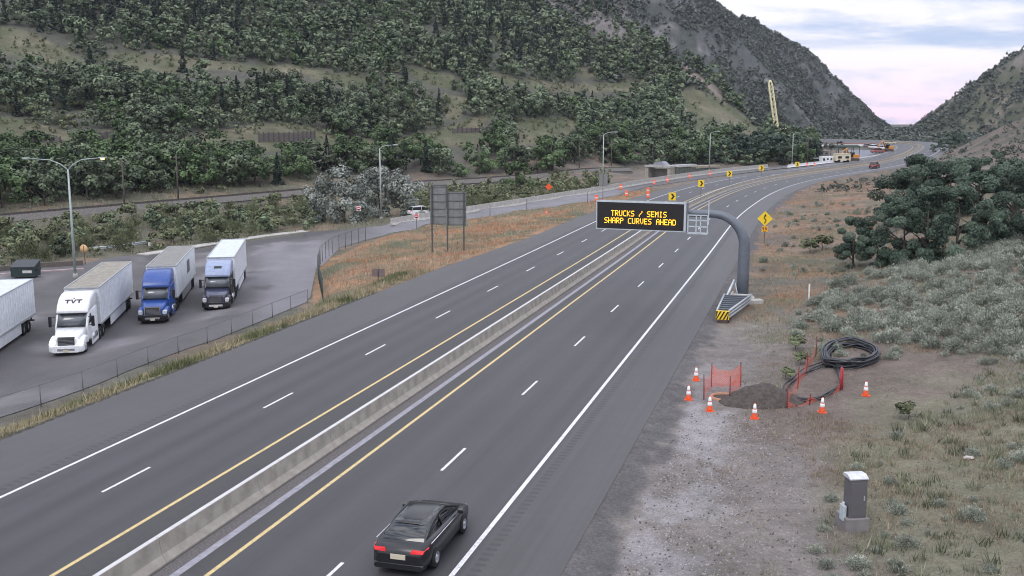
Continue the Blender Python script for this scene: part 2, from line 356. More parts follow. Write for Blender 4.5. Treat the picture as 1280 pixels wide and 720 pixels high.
M['white'] = mat('white_paint', (.74, .75, .77), .4, dirt=.12); M['trailer'] = mat('trailer_white', (.70, .72, .76), .45, dirt=.2, dscale=.8)
M['roof_tan'] = mat('roof_tan', (.27, .25, .21), .7, var=.2, dirt=.4); M['roof_grey'] = mat('roof_grey', (.22, .215, .205), .7, var=.15, dirt=.3); M['roof_white'] = mat('roof_white', (.6, .64, .7), .5, dirt=.15)
M['blue'] = mat('blue_paint', (.022, .068, .27), .3, spec=.6); M['paleblue'] = mat('pale_blue_paint', (.27, .32, .46), .35); M['black'] = mat('black_paint', (.012, .012, .015), .25, spec=.6)
M['darkblue'] = mat('dark_hood_paint', (.05, .055, .10), .2, spec=.7)
M['glass'] = mat('dark_glass', (.015, .018, .02), .08, spec=.8); M['glassl'] = mat('windscreen_glass', (.12, .13, .14), .1, spec=.8)
M['tyre'] = mat('tyre_rubber', (.015, .015, .015), .9); M['rim'] = mat('alloy_rim', (.5, .52, .55), .35, .6); M['chrome'] = mat('chrome', (.6, .6, .62), .2, .9)
M['grille'] = mat('dark_grille', (.03, .03, .035), .4); M['galv'] = mat('galvanised_steel', (.42, .44, .46), .45, .35, var=.1); M['polegrey'] = mat('grey_painted_steel', (.125, .14, .165), .5, .1, var=.08)
M['concrete'] = mat('concrete', (.33, .30, .262), .9, var=.18, scale=2, bump=.3, dirt=.35, dscale=1.2); M['concap'] = mat('concrete_cap', (.55, .54, .54), .85, var=.1, dirt=.1)
M['concl'] = mat('pale_concrete', (.40, .385, .36), .9, var=.15, scale=2, bump=.2, dirt=.3); M['conctan'] = mat('tan_concrete', (.34, .29, .23), .9, var=.2, scale=2, dirt=.3)
def paintmat(name, c):
    m = mat(name, c, .7, var=.15, scale=8); nt = m.node_tree; N = nt.nodes.new; L = nt.links.new; b_ = nt.nodes['Principled BSDF']; src = b_.inputs['Base Color'].links[0].from_socket
    tc_ = N('ShaderNodeTexCoord'); n_ = N('ShaderNodeTexNoise'); n_.inputs['Scale'].default_value = 5; n_.inputs['Detail'].default_value = 9; n_.inputs['Roughness'].default_value = .8; L(tc_.outputs['Object'], n_.inputs['Vector'])
    r_ = N('ShaderNodeMapRange'); r_.inputs[1].default_value = .50; r_.inputs[2].default_value = .68; r_.inputs[4].default_value = .75; L(n_.outputs['Fac'], r_.inputs[0]); x_ = N('ShaderNodeMix'); x_.data_type = 'RGBA'; L(r_.outputs[0], x_.inputs[0]); L(src, x_.inputs[6]); x_.inputs[7].default_value = (.13, .125, .13, 1); L(x_.outputs[2], b_.inputs['Base Color']); return m
M['paintw'] = paintmat('white_line_paint', (.66, .66, .67)); M['painty'] = paintmat('yellow_line_paint', (.60, .46, .21))
M['orange'] = mat('orange_plastic', (.75, .10, .025), .5); M['reflw'] = mat('white_reflective_band', (.8, .8, .8), .4); M['yellow'] = mat('yellow_sign', (.85, .58, .02), .4, var=.03); M['yellow2'] = mat('amber_sign', (.85, .40, .02), .4, var=.03)
M['signblack'] = mat('sign_black', (.012, .012, .012), .5); M['signback'] = mat('sign_back_aluminium', (.20, .21, .21), .6, .1, var=.12, scale=1.5); M['red'] = mat('red_sign', (.55, .03, .03), .5)
M['wood'] = mat('weathered_wood', (.10, .08, .07), .9, var=.2); M['bark'] = mat('bark', (.07, .06, .05), .95, var=.3, bump=.5); M['rust'] = mat('rusty_steel', (.09, .055, .045), .85, var=.3)
M['dgreen'] = mat('dumpster_green', (.02, .035, .035), .6); M['pinklid'] = mat('pale_pipe', (.5, .5, .5), .6); M['cable'] = mat('black_conduit', (.02, .022, .028), .4, spec=.6); M['spoil'] = mat('dug_earth', (.07, .058, .052), 1, var=.35, scale=5, bump=1, bscale=9)
M['rock'] = mat('pale_rock', (.5, .44, .41), .9, var=.25, bump=.6, bscale=8); M['cream'] = mat('cream_paint', (.62, .56, .42), .5); M['constr'] = mat('machine_orange', (.6, .24, .03), .5); M['boom'] = mat('crane_yellow', (.72, .66, .42), .5); M['redroof'] = mat('dull_red', (.30, .10, .09), .7)
M['tail'] = mat('tail_light', (.4, .01, .01), .3, emit=(1, .05, .07), estr=.35); M['head'] = mat('head_light', (.7, .7, .65), .2, emit=(1, .93, .75), estr=1.5); M['lamp'] = mat('lit_lamp', (.8, .6, .3), .4, emit=(1, .50, .08), estr=9)
M['amberled'] = mat('amber_leds', (.3, .15, .01), .4, emit=(1, .50, .02), estr=2.1); M['lens'] = mat('lamp_lens', (.5, .5, .5), .3); M['amberlight'] = mat('amber_marker_light', (.6, .2, .02), .3, emit=(1, .35, .05), estr=.03)
M['cabinet'] = mat('cabinet_grey', (.115, .11, .115), .55, .1, var=.06); M['cabtop'] = mat('cabinet_bare_top', (.62, .63, .66), .4, .3, var=.12, scale=9, dirt=.3, dscale=6); M['plate'] = mat('number_plate', (.55, .5, .38), .5)
M['net'] = meshmat('orange_net', (.88, .17, .11), .14, .22); M['chain'] = meshmat('chain_link', (.30, .31, .32), .10, .075); M['rail'] = mat('rail_steel', (.10, .085, .08), .5, .4); M['lead'] = mat('lavender_grey', (.25, .25, .30), .8)
M['dmsface'] = mat('sign_face_black', (.012, .010, .009), .35); M['frame'] = mat('pale_frame', (.5, .55, .58), .5, .2)
# ------------------------------------------------------------------ world, sun, camera
SUN_EL, SUN_AZ = 48, 205                # compass angle from +Y, clockwise
w = bpy.data.worlds.new('World'); SC.world = w; w.use_nodes = True; nt = w.node_tree; N = nt.nodes.new; L = nt.links.new
bg = nt.nodes['Background']; bg.inputs['Strength'].default_value = .1
sky = N('ShaderNodeTexSky'); sky.sky_type = 'NISHITA'; sky.sun_disc = False; sky.sun_elevation = math.radians(SUN_EL); sky.sun_rotation = math.radians(SUN_AZ)
tc = N('ShaderNodeTexCoord'); mp = N('ShaderNodeMapping'); mp.inputs['Scale'].default_value = (1.0, 1.0, 5.5); L(tc.outputs['Generated'], mp.inputs['Vector'])
n1 = N('ShaderNodeTexNoise'); n1.inputs['Scale'].default_value = 4.0; n1.inputs['Detail'].default_value = 9; n1.inputs['Roughness'].default_value = .58; n1.inputs['Distortion'].default_value = .5; L(mp.outputs[0], n1.inputs['Vector'])
cr = N('ShaderNodeValToRGB'); cr.color_ramp.elements[0].position = .40; cr.color_ramp.elements[1].position = .60; cr.color_ramp.interpolation = 'EASE'; L(n1.outputs['Fac'], cr.inputs[0])
sp = N('ShaderNodeSeparateXYZ'); L(tc.outputs['Generated'], sp.inputs[0])
# overcast luminance: brighter overhead, warm pale near the horizon
el = N('ShaderNodeValToRGB'); e = el.color_ramp.elements; e[0].position = 0.0; e[0].color = (9.0, 6.9, 8.3, 1); x = e.new(.03); x.color = (8.8, 7.5, 8.5, 1); e[1].position = 1; e[1].color = (19, 19, 20.3, 1)
x = e.new(.06); x.color = (8.7, 8.4, 8.9, 1); x = e.new(.16); x.color = (8.5, 8.7, 9.2, 1); x = e.new(.5); x.color = (15.5, 15.5, 16.4, 1)
L(sp.outputs[2], el.inputs[0])
gap = N('ShaderNodeMix'); gap.data_type = 'RGBA'; gap.inputs[0].default_value = .9; L(sky.outputs[0], gap.inputs[6]); gap.inputs[7].default_value = (4.3, 5.2, 7.4, 1)
mxs = N('ShaderNodeMix'); mxs.data_type = 'RGBA'; L(cr.outputs[0], mxs.inputs[0]); L(gap.outputs[2], mxs.inputs[6]); L(el.outputs[0], mxs.inputs[7])
L(mxs.outputs[2], bg.inputs['Color'])
sl = bpy.data.lights.new('sun', 'SUN'); sl.energy = 1.0; sl.angle = math.radians(25); sl.color = (1, .95, .9); so = bpy.data.objects.new('sun', sl); COL.objects.link(so)
az = math.radians(SUN_AZ); elv = math.radians(SUN_EL); d = Vector((-math.sin(az)*math.cos(elv), -math.cos(az)*math.cos(elv), -math.sin(elv))); so.rotation_euler = d.to_track_quat('-Z', 'Y').to_euler()
cam = bpy.data.cameras.new('camera'); co = bpy.data.objects.new('camera', cam); COL.objects.link(co); SC.camera = co
cam.sensor_width = 36; cam.lens = 36*FPX/1280; cam.clip_end = 9000; cam.clip_start = .1; co.location = (0, 0, CH); co.rotation_euler = (PI/2-PIT, 0, 0)
SC.view_settings.view_transform = 'Standard'; SC.view_settings.look = 'None'; SC.view_settings.exposure = .35; SC.view_settings.gamma = 1
SC.render.resolution_x = 1024; SC.render.resolution_y = 576
SC.cycles.filter_width = 1.05; SC.cycles.max_bounces = 6; SC.cycles.transparent_max_bounces = 12; SC.cycles.use_denoising = True
# ------------------------------------------------------------------ open ground / tree zones (seen from the camera pole)
OPEN = [[(-20, 30), (25, 36), (75, 58), (110, 80), (60, 86), (20, 70), (-20, 62)], [(118, 66), (170, 66), (215, 70), (300, 79), (370, 82), (455, 97), (470, 112), (430, 112), (380, 94), (300, 90), (230, 88), (205, 98), (160, 90)],
        [(-20, 140), (30, 150), (90, 166), (150, 164), (150, 190), (60, 188), (-20, 186)], [(300, 160), (350, 152), (400, 160), (430, 176), (500, 172), (560, 158), (640, 132), (600, 160), (610, 184), (520, 186), (430, 192), (300, 190), (180, 190), (190, 176)],
        [(500, 84), (560, 92), (600, 110), (570, 112), (530, 104)], [(560, 120), (590, 124), (572, 150), (556, 150)], [(640, 152), (700, 145), (722, 152), (726, 170), (670, 180), (640, 184)], [(596, 84), (640, 96), (720, 106), (770, 102), (812, 100), (806, 112), (760, 114), (690, 116), (620, 104)],
        [(850, 112), (872, 112), (900, 122), (960, 166), (940, 172), (900, 150), (880, 166), (866, 160), (868, 144), (852, 138)], [(180, 250), (200, 240), (330, 232), (330, 250), (90, 266), (-20, 276), (-20, 268)], [(720, 82), (742, 86), (748, 98), (725, 96)]]
ROCKY = [(664, -40), (780, -40), (790, 30), (772, 60), (740, 52), (712, 30), (690, 24)]
CREST = [(830, 60), (850, 74), (880, 98), (912, 122), (905, 126), (870, 104), (842, 84)]
def in_open(u, v):
    r = np.zeros(np.shape(u), bool)
    for p in OPEN: r |= inpoly(p, u, v)
    return r
# ------------------------------------------------------------------ ground sheet
gx = GX.ravel(); gy = GY.ravel(); gz = GZ.ravel(); gu, gv = proj(gx, gy, gz)
S, O, D = sd(gx, gy); r = np.hypot(gx, gy); ls = LSoff(S)
def c3(*c): return np.array(c)[None, :]
def mixc(C, c, w): w = np.clip(w, 0, 1)[:, None]; return C*(1-w)+np.array(c)[None, :]*w
n1_ = fbm(gx, gy, 6, 5); n2_ = fbm(gx+40, gy+9, 25, 4); n3_ = fbm(gx+7, gy-60, 1.6, 4)
Cc = np.tile(c3(.150, .128, .108), (len(gx), 1))
Cc = mixc(Cc, (.10, .105, .085), sstep(-.05, .3, n2_)*.7); Cc = mixc(Cc, (.105, .105, .072), (O < ls-10)*(r < 260)*.75); Cc = mixc(Cc, (.22, .15, .105), sstep(.12, .42, n1_)*.6)
hillm = sstep(1.5, 6, gz)*sstep(150, 220, r)
Cc = mixc(Cc, (.075, .078, .062), hillm*.9)
op = in_open(gu, gv) & (gx < 230) & (gy > 120) & (r < 640)
op_n = fbm(gx+11, gy, 12, 4); opc = np.stack([.130+.06*n1_, .120+.055*n1_, .080+.04*n1_], 1); opc = mixc(opc, (.085, .095, .055), sstep(-.2, .2, op_n)*.9)
Cc = np.where((op & (hillm > .3))[:, None], opc, Cc)
# mountains: scree, brush, rock
mt = sstep(560, 640, r)*sstep(1.5, 8, gz)
rockn = fbm(gx, gy+.7*gz, 45, 5); brush = fbm(gx+99, gy, 18, 4)
rk2 = fbm(gx-70, gy+20, 13, 4); mc = np.tile(c3(.085, .088, .088), (len(gx), 1)); mc = mixc(mc, (.19, .18, .18), sstep(.12, .42, rk2+.4*rockn)); mc = mixc(mc, (.052, .062, .056), sstep(-.15, .2, brush)*.85)
Cc = mixc(Cc, (.085, .09, .068), sstep(520, 600, r)*(1-sstep(3, 10, gz))*(D > 34)*.9)
rightm = (gu > 1112) & (r > 420)
mc2 = mixc(np.tile(c3(.105, .108, .075), (len(gx), 1)), (.19, .165, .13), sstep(.05, .4, rk2+.3*rockn)); mc2 = mixc(mc2, (.06, .07, .048), sstep(-.05, .2, brush)*.8); mc2 = mixc(mc2, (.17, .155, .15), sstep(50, 72, gz)*sstep(-.1, .2, rk2))
mc = np.where(rightm[:, None], mc2, mc); Cc = Cc*(1-mt[:, None])+mc*mt[:, None]
rk = inpoly(ROCKY, gu, gv) & (r > 420) & (gx < 120)
rkc = mixc(np.tile(c3(.17, .155, .15), (len(gx), 1)), (.06, .06, .055), sstep(.0, .3, fbm(gx, gy, 10, 4))); Cc = np.where(rk[:, None], rkc, Cc)
crs = inpoly(CREST, gu, gv) & (r > 380) & (r < 620); Cc = np.where(crs[:, None], c3(.21, .175, .155), Cc)
# brown right slope
bs = sstep(240, 280, r)*(1-sstep(430, 470, r))*((O > 6) & (gx > 60)); Cc = mixc(Cc, (.155, .125, .105), bs*.9); Cc = mixc(Cc, (.085, .085, .07), bs*sstep(.05, .25, fbm(gx, gy, 7, 4))*.8)
# orange dry island between ramp and freeway
isl = (O < ls-.3) & (O > -48) & (S > 108) & (S < 240) & (gu > 392) & (gv < 400) & ~inpoly(LOT, gx, gy)
ic = np.tile(c3(.25, .155, .095), (len(gx), 1)); ic = mixc(ic, (.115, .115, .075), sstep(-.05, .25, fbm(gx, gy, 5, 4))); ic = mixc(ic, (.33, .19, .11), sstep(.15, .4, fbm(gx+33, gy, 3, 4))*.8)
Cc = np.where(isl[:, None], ic, Cc)
# weedy strip beside the fence
ws = (O < ls-.1) & (O > ls-6) & (S < 112); wc = mixc(np.tile(c3(.20, .18, .10), (len(gx), 1)), (.09, .095, .06), sstep(0, .3, n3_)); Cc = np.where(ws[:, None], wc, Cc)
Cc = mixc(Cc, (.05, .048, .048), ((O < ls) & (O > ls-.7) & (S < 112))*.9)
# right verge
e0 = O-3.3; nz = fbm(gx, gy, 4, 4)*1.0+fbm(gx+3, gy, 1.1, 3)*.9
rv = (O > 3.3) & (r < 240)
Cc = mixc(Cc, (.24, .155, .105), rv*sstep(58, 76, r)*(1-sstep(3, 16, e0-8))*sstep(-.25, .2, fbm(gx, gy, 3.5, 4))*.85); Cc = mixc(Cc, (.13, .125, .085), rv*sstep(58, 76, r)*sstep(.0, .3, fbm(gx+50, gy, 5, 4))*.7)
Cc = mixc(Cc, (.192, .172, .160), rv*(1-sstep(7, 10, e0+nz))*(1-sstep(66, 84, r)))
Cc = mixc(Cc, (.262, .246, .25), rv*sstep(1.2, 1.6, e0+nz*.35)*(1-sstep(3.2, 4.6, e0+nz))*(1-sstep(52, 68, r))*sstep(-.35, .1, n3_))
nf = fbm(gx+5, gy, .9, 3); Cc = mixc(Cc, (.112, .106, .108), rv*(1-sstep(.8, 1.5, e0+nz*.35+nf*.9)))
def blob(C, u, v, ru, rv_, c, k=1, soft=.5):
    q = ((gu-u)/ru)**2+((gv-v)/rv_)**2; q = q+fbm(gx, gy, 3, 3)*.5; return mixc(C, c, (1-sstep(1-soft, 1+soft, q))*(r < 110)*(gy > 15)*k)
Cc = blob(Cc, 1120, 480, 115, 52, (.142, .114, .100), .95); Cc = blob(Cc, 1030, 530, 110, 40, (.158, .128, .112), .8); Cc = blob(Cc, 1000, 480, 60, 45, (.15, .12, .105), .6)
Cc = blob(Cc, 1200, 610, 170, 130, (.165, .158, .112), .85, .5)
Cc = blob(Cc, 1200, 370, 140, 70, (.15, .145, .13), .6)
go = None
nT, nR = GX.shape; idx = np.arange(nT*nR).reshape(nT, nR)
F = np.stack([idx[:-1, :-1], idx[:-1, 1:], idx[1:, 1:], idx[1:, :-1]], -1).reshape(-1, 4)[:, ::-1]
ground = mesh_np('ground', np.stack([gx, gy, gz], 1), F, groundmat('ground_soil'), {'Col': (np.c_[Cc, np.ones(len(Cc))], 'FLOAT_COLOR')}, smooth=True); tag(ground, kind='structure')
# ------------------------------------------------------------------ road sheets
def ribbon(name, s0, s1, offs, z, matl, ds=2.0, colfn=None, parent=None):
    s = np.arange(s0, s1+.01, ds); n = len(s); V = []; C = []; UV = []
    for o in offs:
        oo = o(s) if callable(o) else np.full(n, o); p = road(s, oo); V.append(np.c_[p, z+RZ(s, oo)]); UV.append(np.c_[oo, s])
    V = np.stack(V); k = len(offs); UV = np.stack(UV).reshape(-1, 2); ix = np.arange(k*n).reshape(k, n)
    F = np.stack([ix[:-1, :-1], ix[1:, :-1], ix[1:, 1:], ix[:-1, 1:]], -1).reshape(-1, 4)[:, ::-1]; V = V.reshape(-1, 3)
    at = {'Col': (np.c_[colfn(UV[:, 0], UV[:, 1], V), np.ones(len(V))], 'FLOAT_COLOR')} if colfn else None
    return mesh_np(name, V, F, matl, at, parent, uv=UV)
asph = groundmat('asphalt', ((25, .14), (4, .08), (1.1, .08), (.2, .10)), .15, 60, .72, .4)
asph_road = groundmat('road_asphalt', ((30, .15), (1.3, .05), (.18, .07)), .12, 60, .58, .5, .11, .02)
lo_ = np.arange(0, 1.001, .02)
def road_col(o, s, V):
    n = len(o); lat = np.zeros(n)
    C = np.tile(c3(.050, .048, .0525), (n, 1))
    for c in (-1.85, -5.55, -13.8, -17.1):
        for t in (-.9, .9): lat += np.exp(-((o-c-t)/.45)**2)
    st = fbm(o*6, s*.04, 3, 3)
    C = C*(.98-.20*lat[:, None]+.12*st[:, None])
    sh = ((o > .3) | (o < -19.1)); C = np.where(sh[:, None], C*0+np.array([.065, .0625, .064])*(1+.10*fbm(o*5, s*.05, 3, 4)[:, None]+.08*fbm(V[:, 0], V[:, 1], 9, 3)[:, None]), C)
    med = (o < -7.6) & (o > -12.0); C = np.where(med[:, None], c3(.041, .039, .039), C)
    return C
offs = [(lambda s, t=t: LSoff(s)*(1-t)+(-19.0)*t) for t in np.linspace(0, 1, 12)]+list(np.linspace(-18.9, 3.3, 78))
fw = ribbon('freeway', 0, SMAX-4, offs, 0, asph_road, 1.5, road_col); tag(fw, kind='structure')
def lines(name, items, matl, z=.004):
    V = []; F = []
    for o, w_, s0, s1, ds in items:
        s = np.arange(s0, s1+1e-6, ds) if s1-s0 > ds else np.array([s0, s1])
        of = o(s) if callable(o) else o
        a = road(s, of-w_/2); b = road(s, of+w_/2); k = len(V)
        zz_ = z+RZ(s, of)
        for i in range(len(s)): V += [(*a[i], zz_[i]), (*b[i], zz_[i])]
        F += [(k+2*i, k+2*i+1, k+2*i+3, k+2*i+2) for i in range(len(s)-1)]
    o_ = mesh_np(name, np.array(V), np.array(F), matl, parent=fw); return o_
sd0 = s_at(549, 588); sd1 = s_at(126, 615)
per = 12.19
dR = [(-3.72, .13, s, s+3.05, 1.0) for s in np.arange(sd0-per*6, SMAX-10, per) if s > 1]
dL = [(-15.45, .13, s, s+3.05, 1.0) for s in np.arange(sd1-per*6, SMAX-10, per) if s > 1]
lines('edge_line', [(0, .17, 1, SMAX-6, 1.5), (-18.8, .16, 1, 300, 1.5), (-18.8, .16, 330, SMAX-6, 1.5)], M['paintw'])
lines('lane_line', dR+dL, M['paintw'])
lines('yellow_line', [(-7.42, .16, 1, SMAX-6, 1.5), (-12.1, .16, 1, SMAX-6, 1.5)], M['painty'])
lines('gutter_strip', [(-8.4, .3, 1, SMAX-6, 1.5)], mat('lavender_gutter', (.27, .265, .30), .8, var=.25, scale=4))
lines('gravel_strip', [(-8.82, .5, 1, SMAX-6, 1.5)], mat('median_grit', (.12, .11, .11), 1, var=.5, scale=14, bump=.8))
rum = []
for s in np.arange(18, 170, .42): rum += [(.62, .38, s, s+.17, 1), (-19.45, .38, s, s+.17, 1), (-11.35, .5, s, s+.17, 1), (-7.95, .34, s, s+.17, 1)]
lines('rumble_strip', rum, mat('rumble_groove', (.046, .044, .048), .6))
# lot
def sheet(name, poly, zfn, matl, colfn, step=1.0, extra=.0):
    P = np.asarray(poly); x0, y0 = P.min(0); x1, y1 = P.max(0)
    import bmesh
    bm = bmesh.new(); vs = [bm.verts.new((p[0], p[1], 0)) for p in P]; bm.faces.new(vs)
    for ax, a, b in (((1, 0, 0), x0, x1), ((0, 1, 0), y0, y1)):
        for c in np.arange(a+step, b, step):
            bmesh.ops.bisect_plane(bm, geom=bm.verts[:]+bm.edges[:]+bm.faces[:], plane_co=(c if ax[0] else 0, c if ax[1] else 0, 0), plane_no=ax)
    bmesh.ops.triangulate(bm, faces=[f for f in bm.faces if len(f.verts) > 4])
    X = np.array([v.co[:2] for v in bm.verts]); Z = zfn(X[:, 0], X[:, 1])+extra
    for v, z in zip(bm.verts, Z): v.co.z = z
    bmesh.ops.recalc_face_normals(bm, faces=bm.faces[:])
    for f in bm.faces:
        if f.normal.z < 0: f.normal_flip()
        f.smooth = True
    me = bpy.data.meshes.new(name); bm.to_mesh(me); bm.free(); me.materials.append(matl)
    at = me.attributes.new('Col', 'FLOAT_COLOR', 'POINT'); at.data.foreach_set('color', np.c_[colfn(X[:, 0], X[:, 1]), np.ones(len(X))].astype(np.float32).ravel())
    o = bpy.data.objects.new(name, me); COL.objects.link(o); return tag(o, kind='structure')
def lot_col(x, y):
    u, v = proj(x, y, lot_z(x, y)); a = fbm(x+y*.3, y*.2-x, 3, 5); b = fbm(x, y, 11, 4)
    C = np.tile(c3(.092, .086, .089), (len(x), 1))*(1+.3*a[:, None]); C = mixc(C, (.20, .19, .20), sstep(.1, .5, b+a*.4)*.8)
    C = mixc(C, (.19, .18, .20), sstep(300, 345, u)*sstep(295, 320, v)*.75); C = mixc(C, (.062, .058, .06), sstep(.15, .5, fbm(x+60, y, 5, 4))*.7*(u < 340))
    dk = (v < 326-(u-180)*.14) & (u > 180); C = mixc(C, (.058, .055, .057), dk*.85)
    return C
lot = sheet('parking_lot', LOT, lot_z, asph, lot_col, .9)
def ramp_col(x, y):
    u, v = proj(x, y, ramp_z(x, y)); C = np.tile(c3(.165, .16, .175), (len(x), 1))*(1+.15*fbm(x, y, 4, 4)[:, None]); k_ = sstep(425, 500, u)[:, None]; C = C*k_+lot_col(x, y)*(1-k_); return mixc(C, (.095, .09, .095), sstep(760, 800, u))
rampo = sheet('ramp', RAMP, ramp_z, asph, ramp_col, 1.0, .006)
# pale concrete kerb strip round the back of the lot
def strip(name, pts, width, hgt, matl, label=None, cat=None, kind=None):
    P = np.array(pts, float); V = []; F = []
    for i, p in enumerate(P):
        t = P[min(i+1, len(P)-1)]-P[max(i-1, 0)]; t = t[:2]/np.linalg.norm(t[:2]); n = np.array([t[1], -t[0]])*width/2
        for a, z in ((-1, 0), (1, 0), (1, hgt), (-1, hgt)): V.append((p[0]+a*n[0], p[1]+a*n[1], p[2]+z))
    for i in range(len(P)-1):
        for k in range(4): F.append((4*i+k, 4*i+(k+1) % 4, 4*i+4+(k+1) % 4, 4*i+4+k))
    n_ = 4*(len(P)-1); F += [(0, 3, 2, 1), (n_, n_+1, n_+2, n_+3)]
    b = MB(); b.add(V, F); o = b.build(name, matl); 
    return tag(o, label, cat, kind=kind)
strip('pavement', [G(u, v, -3) for u, v in [(178, 319), (230, 311), (280, 303), (330, 295.5), (380, 289.5), (428, 284)]], 2.0, .13, M['concl'], kind='structure')
strip('kerb', [G(u, v, -3) for u, v in [(-60, 346), (0, 343.5), (60, 339.5), (105, 336.5)]], .35, .14, mat('faded_red_kerb', (.42, .33, .33), .8, var=.2), kind='structure')
# ================================================================== THINGS
# ---- median barrier and roadside barriers, one precast length at a time
def barrier_mesh(name, L, mats, hs=1.0):
    b = MB(); pr = [(-.36, 0), (-.36, .07), (-.18, .30), (-.10, .86), (.10, .86), (.18, .30), (.36, .07), (.36, 0)]
    secs = [[(x, y, z*hs) for x, z in pr] for y in (.012, L-.012)]; b.loft(secs, 0, False)
    me = b.build(name, mats); cap = MB(); cap.box((0, L/2, .862*hs+.006), (.17, L-.03, .012)); c = cap.build('cap', mats[1:], me)
    return me
def seg_row(name, pts_fn, s0, s1, L, mats, label, cat, group, hs=1.0):
    proto = None; s = s0; k = 0
    while s+L <= s1+.01:
        a = pts_fn(s); b = pts_fn(s+L)
        if proto is None: o = proto = barrier_mesh(name, L, mats, hs)
        else: o = copy_tree(proto)
        dz = b[2]-a[2]; o.location = a; o.rotation_euler = (math.atan2(dz, L), 0, -math.atan2(b[0]-a[0], b[1]-a[1]))
        tag(o, label, cat, group); s += L; k += 1
mb = lambda s: (*road(s, -9.48), float(RZ(s, -9.48)))
sj = sd([G(403.5, 560)[0]], [G(403.5, 560)[1]])[0][0]
seg_row('median_barrier', mb, sj-6.1*6, 300, 6.1, [M['concrete'], M['concap']], 'grey concrete length of the barrier between the two yellow lines', 'barrier', 'median barrier lengths')
seg_row('median_barrier', mb, sj-6.1*6+6.1*math.floor((300-sj+6.1*6)/6.1), 640, 6.1, [M['conctan'], M['conctan']], 'tan concrete length of the median barrier out on the far bend', 'barrier', 'median barrier lengths on the bend')
def polyline_fn(P):
    P = np.array(P); c = np.r_[0, np.cumsum(np.hypot(*np.diff(P[:, :2], axis=0).T))]
    return (lambda s: tuple(np.interp(s, c, P[:, k]) for k in range(3))), c[-1]
rb, rl = polyline_fn([G(u, v, z)+np.array([0, 0, .02]) for u, v, z in [(489, 282, -2.25), (537, 274, -1.8), (584, 266.5, -1.35), (646, 257, -.8), (700, 248, -.4), (742, 241.5, -.1), (775, 235.5, 0), (812, 229, 0), (860, 221.5, 0), (900, 216.2, 0), (960, 209.8, 0)]])
seg_row('ramp_barrier', rb, 0, rl, 6.1, [M['concl'], M['concl']], 'pale concrete barrier length along the far edge of the entry ramp', 'barrier', 'barrier lengths along the ramp', 1.3)
wb_, wl_ = polyline_fn([G(u, v, 0) for u, v in [(985, 209.5), (1020, 205.5), (1060, 201), (1090, 197.5), (1115, 193.5), (1128, 190.5), (1128, 188)]])
seg_row('work_zone_barrier', wb_, 0, wl_, 6.1, [M['white'], M['white']], 'white barrier length fencing off the work zone by the far bend', 'barrier', 'white work zone barrier lengths')
# ---- message sign on its curved mast
mast0 = np.array([18.4, 80.2]); AD = np.array([-.927, .375]); RZ = math.atan2(AD[1], AD[0])
rt = empty('message_sign', (mast0[0], mast0[1], 0), RZ-PI*0, 'large black electronic message sign with amber text on a curved grey mast over the road', 'road sign')
# local +X runs along the arm, -Y... traffic face points to local +Y or -Y: choose towards the camera
face = 1 if (Vector((0, 1, 0)).copy().normalized().rotate(Matrix.Rotation(RZ, 3, 'Z')) or True) else 1
v_ = Vector((0, 1, 0)); v_.rotate(Matrix.Rotation(RZ, 3, 'Z')); face = 1 if v_.y < 0 else -1
b = MB(); pth = [(0, 0, .3), (0, 0, 2.2), (0, 0, 4.0)]+[(2.5-2.5*math.cos(a), 0, 4.3+2.5*math.sin(a)) for a in np.linspace(0, PI/2, 12)]+[(4.0, 0, 6.81), (8.2, 0, 6.83), (11.6, 0, 6.85)]
b.tube(pth, [.47, .46, .45]+[.43-.012*i for i in range(12)]+[.28, .26, .24], 20); pole = b.build('mast', M['polegrey'], rt)
b = MB(); b.lathe([(.0, .30), (.85, .30), (.85, .36), (.0, .36)], n=20); 
for k in range(12): b.lathe([(0, .36), (.05, .36), (.05, .5), (0, .5)], (.70*math.cos(k*PI/6), .70*math.sin(k*PI/6), 0), 8)
b.build('base_plate', M['galv'], rt)
b = MB(); b.lathe([(0, -.6), (.95, -.6), (.95, .28), (.9, .3), (0, .3)], n=24); b.build('footing', M['concl'], rt)
X0, X1, Z0, Z1 = 4.47, 11.9, 5.38, 7.72; fy_ = .42*face
b = MB(); b.box(((X0+X1)/2, fy_+.25*face, (Z0+Z1)/2), (X1-X0-.02, .9, Z1-Z0-.02)); case = b.build('cabinet', M['signback'], rt, .02)
b = MB(); fyf = fy_+.74*face
for c, dd in [(((X0+X1)/2, fyf, Z1-.06), (X1-X0, .12, .12)), (((X0+X1)/2, fyf, Z0+.03), (X1-X0, .12, .06)), ((X0+.08, fyf, (Z0+Z1)/2-.015), (.16, .12, Z1-Z0-.19)), ((X1-.03, fyf, (Z0+Z1)/2-.015), (.06, .12, Z1-Z0-.19))]: b.box(c, dd)
b.build('frame', M['frame'], rt)
b = MB(); b.box(((X0+X1)/2, fyf-.02*face, (Z0+Z1)/2), (X1-X0-.24, .1, Z1-Z0-.2)); b.build('face_panel', M['dmsface'], rt)
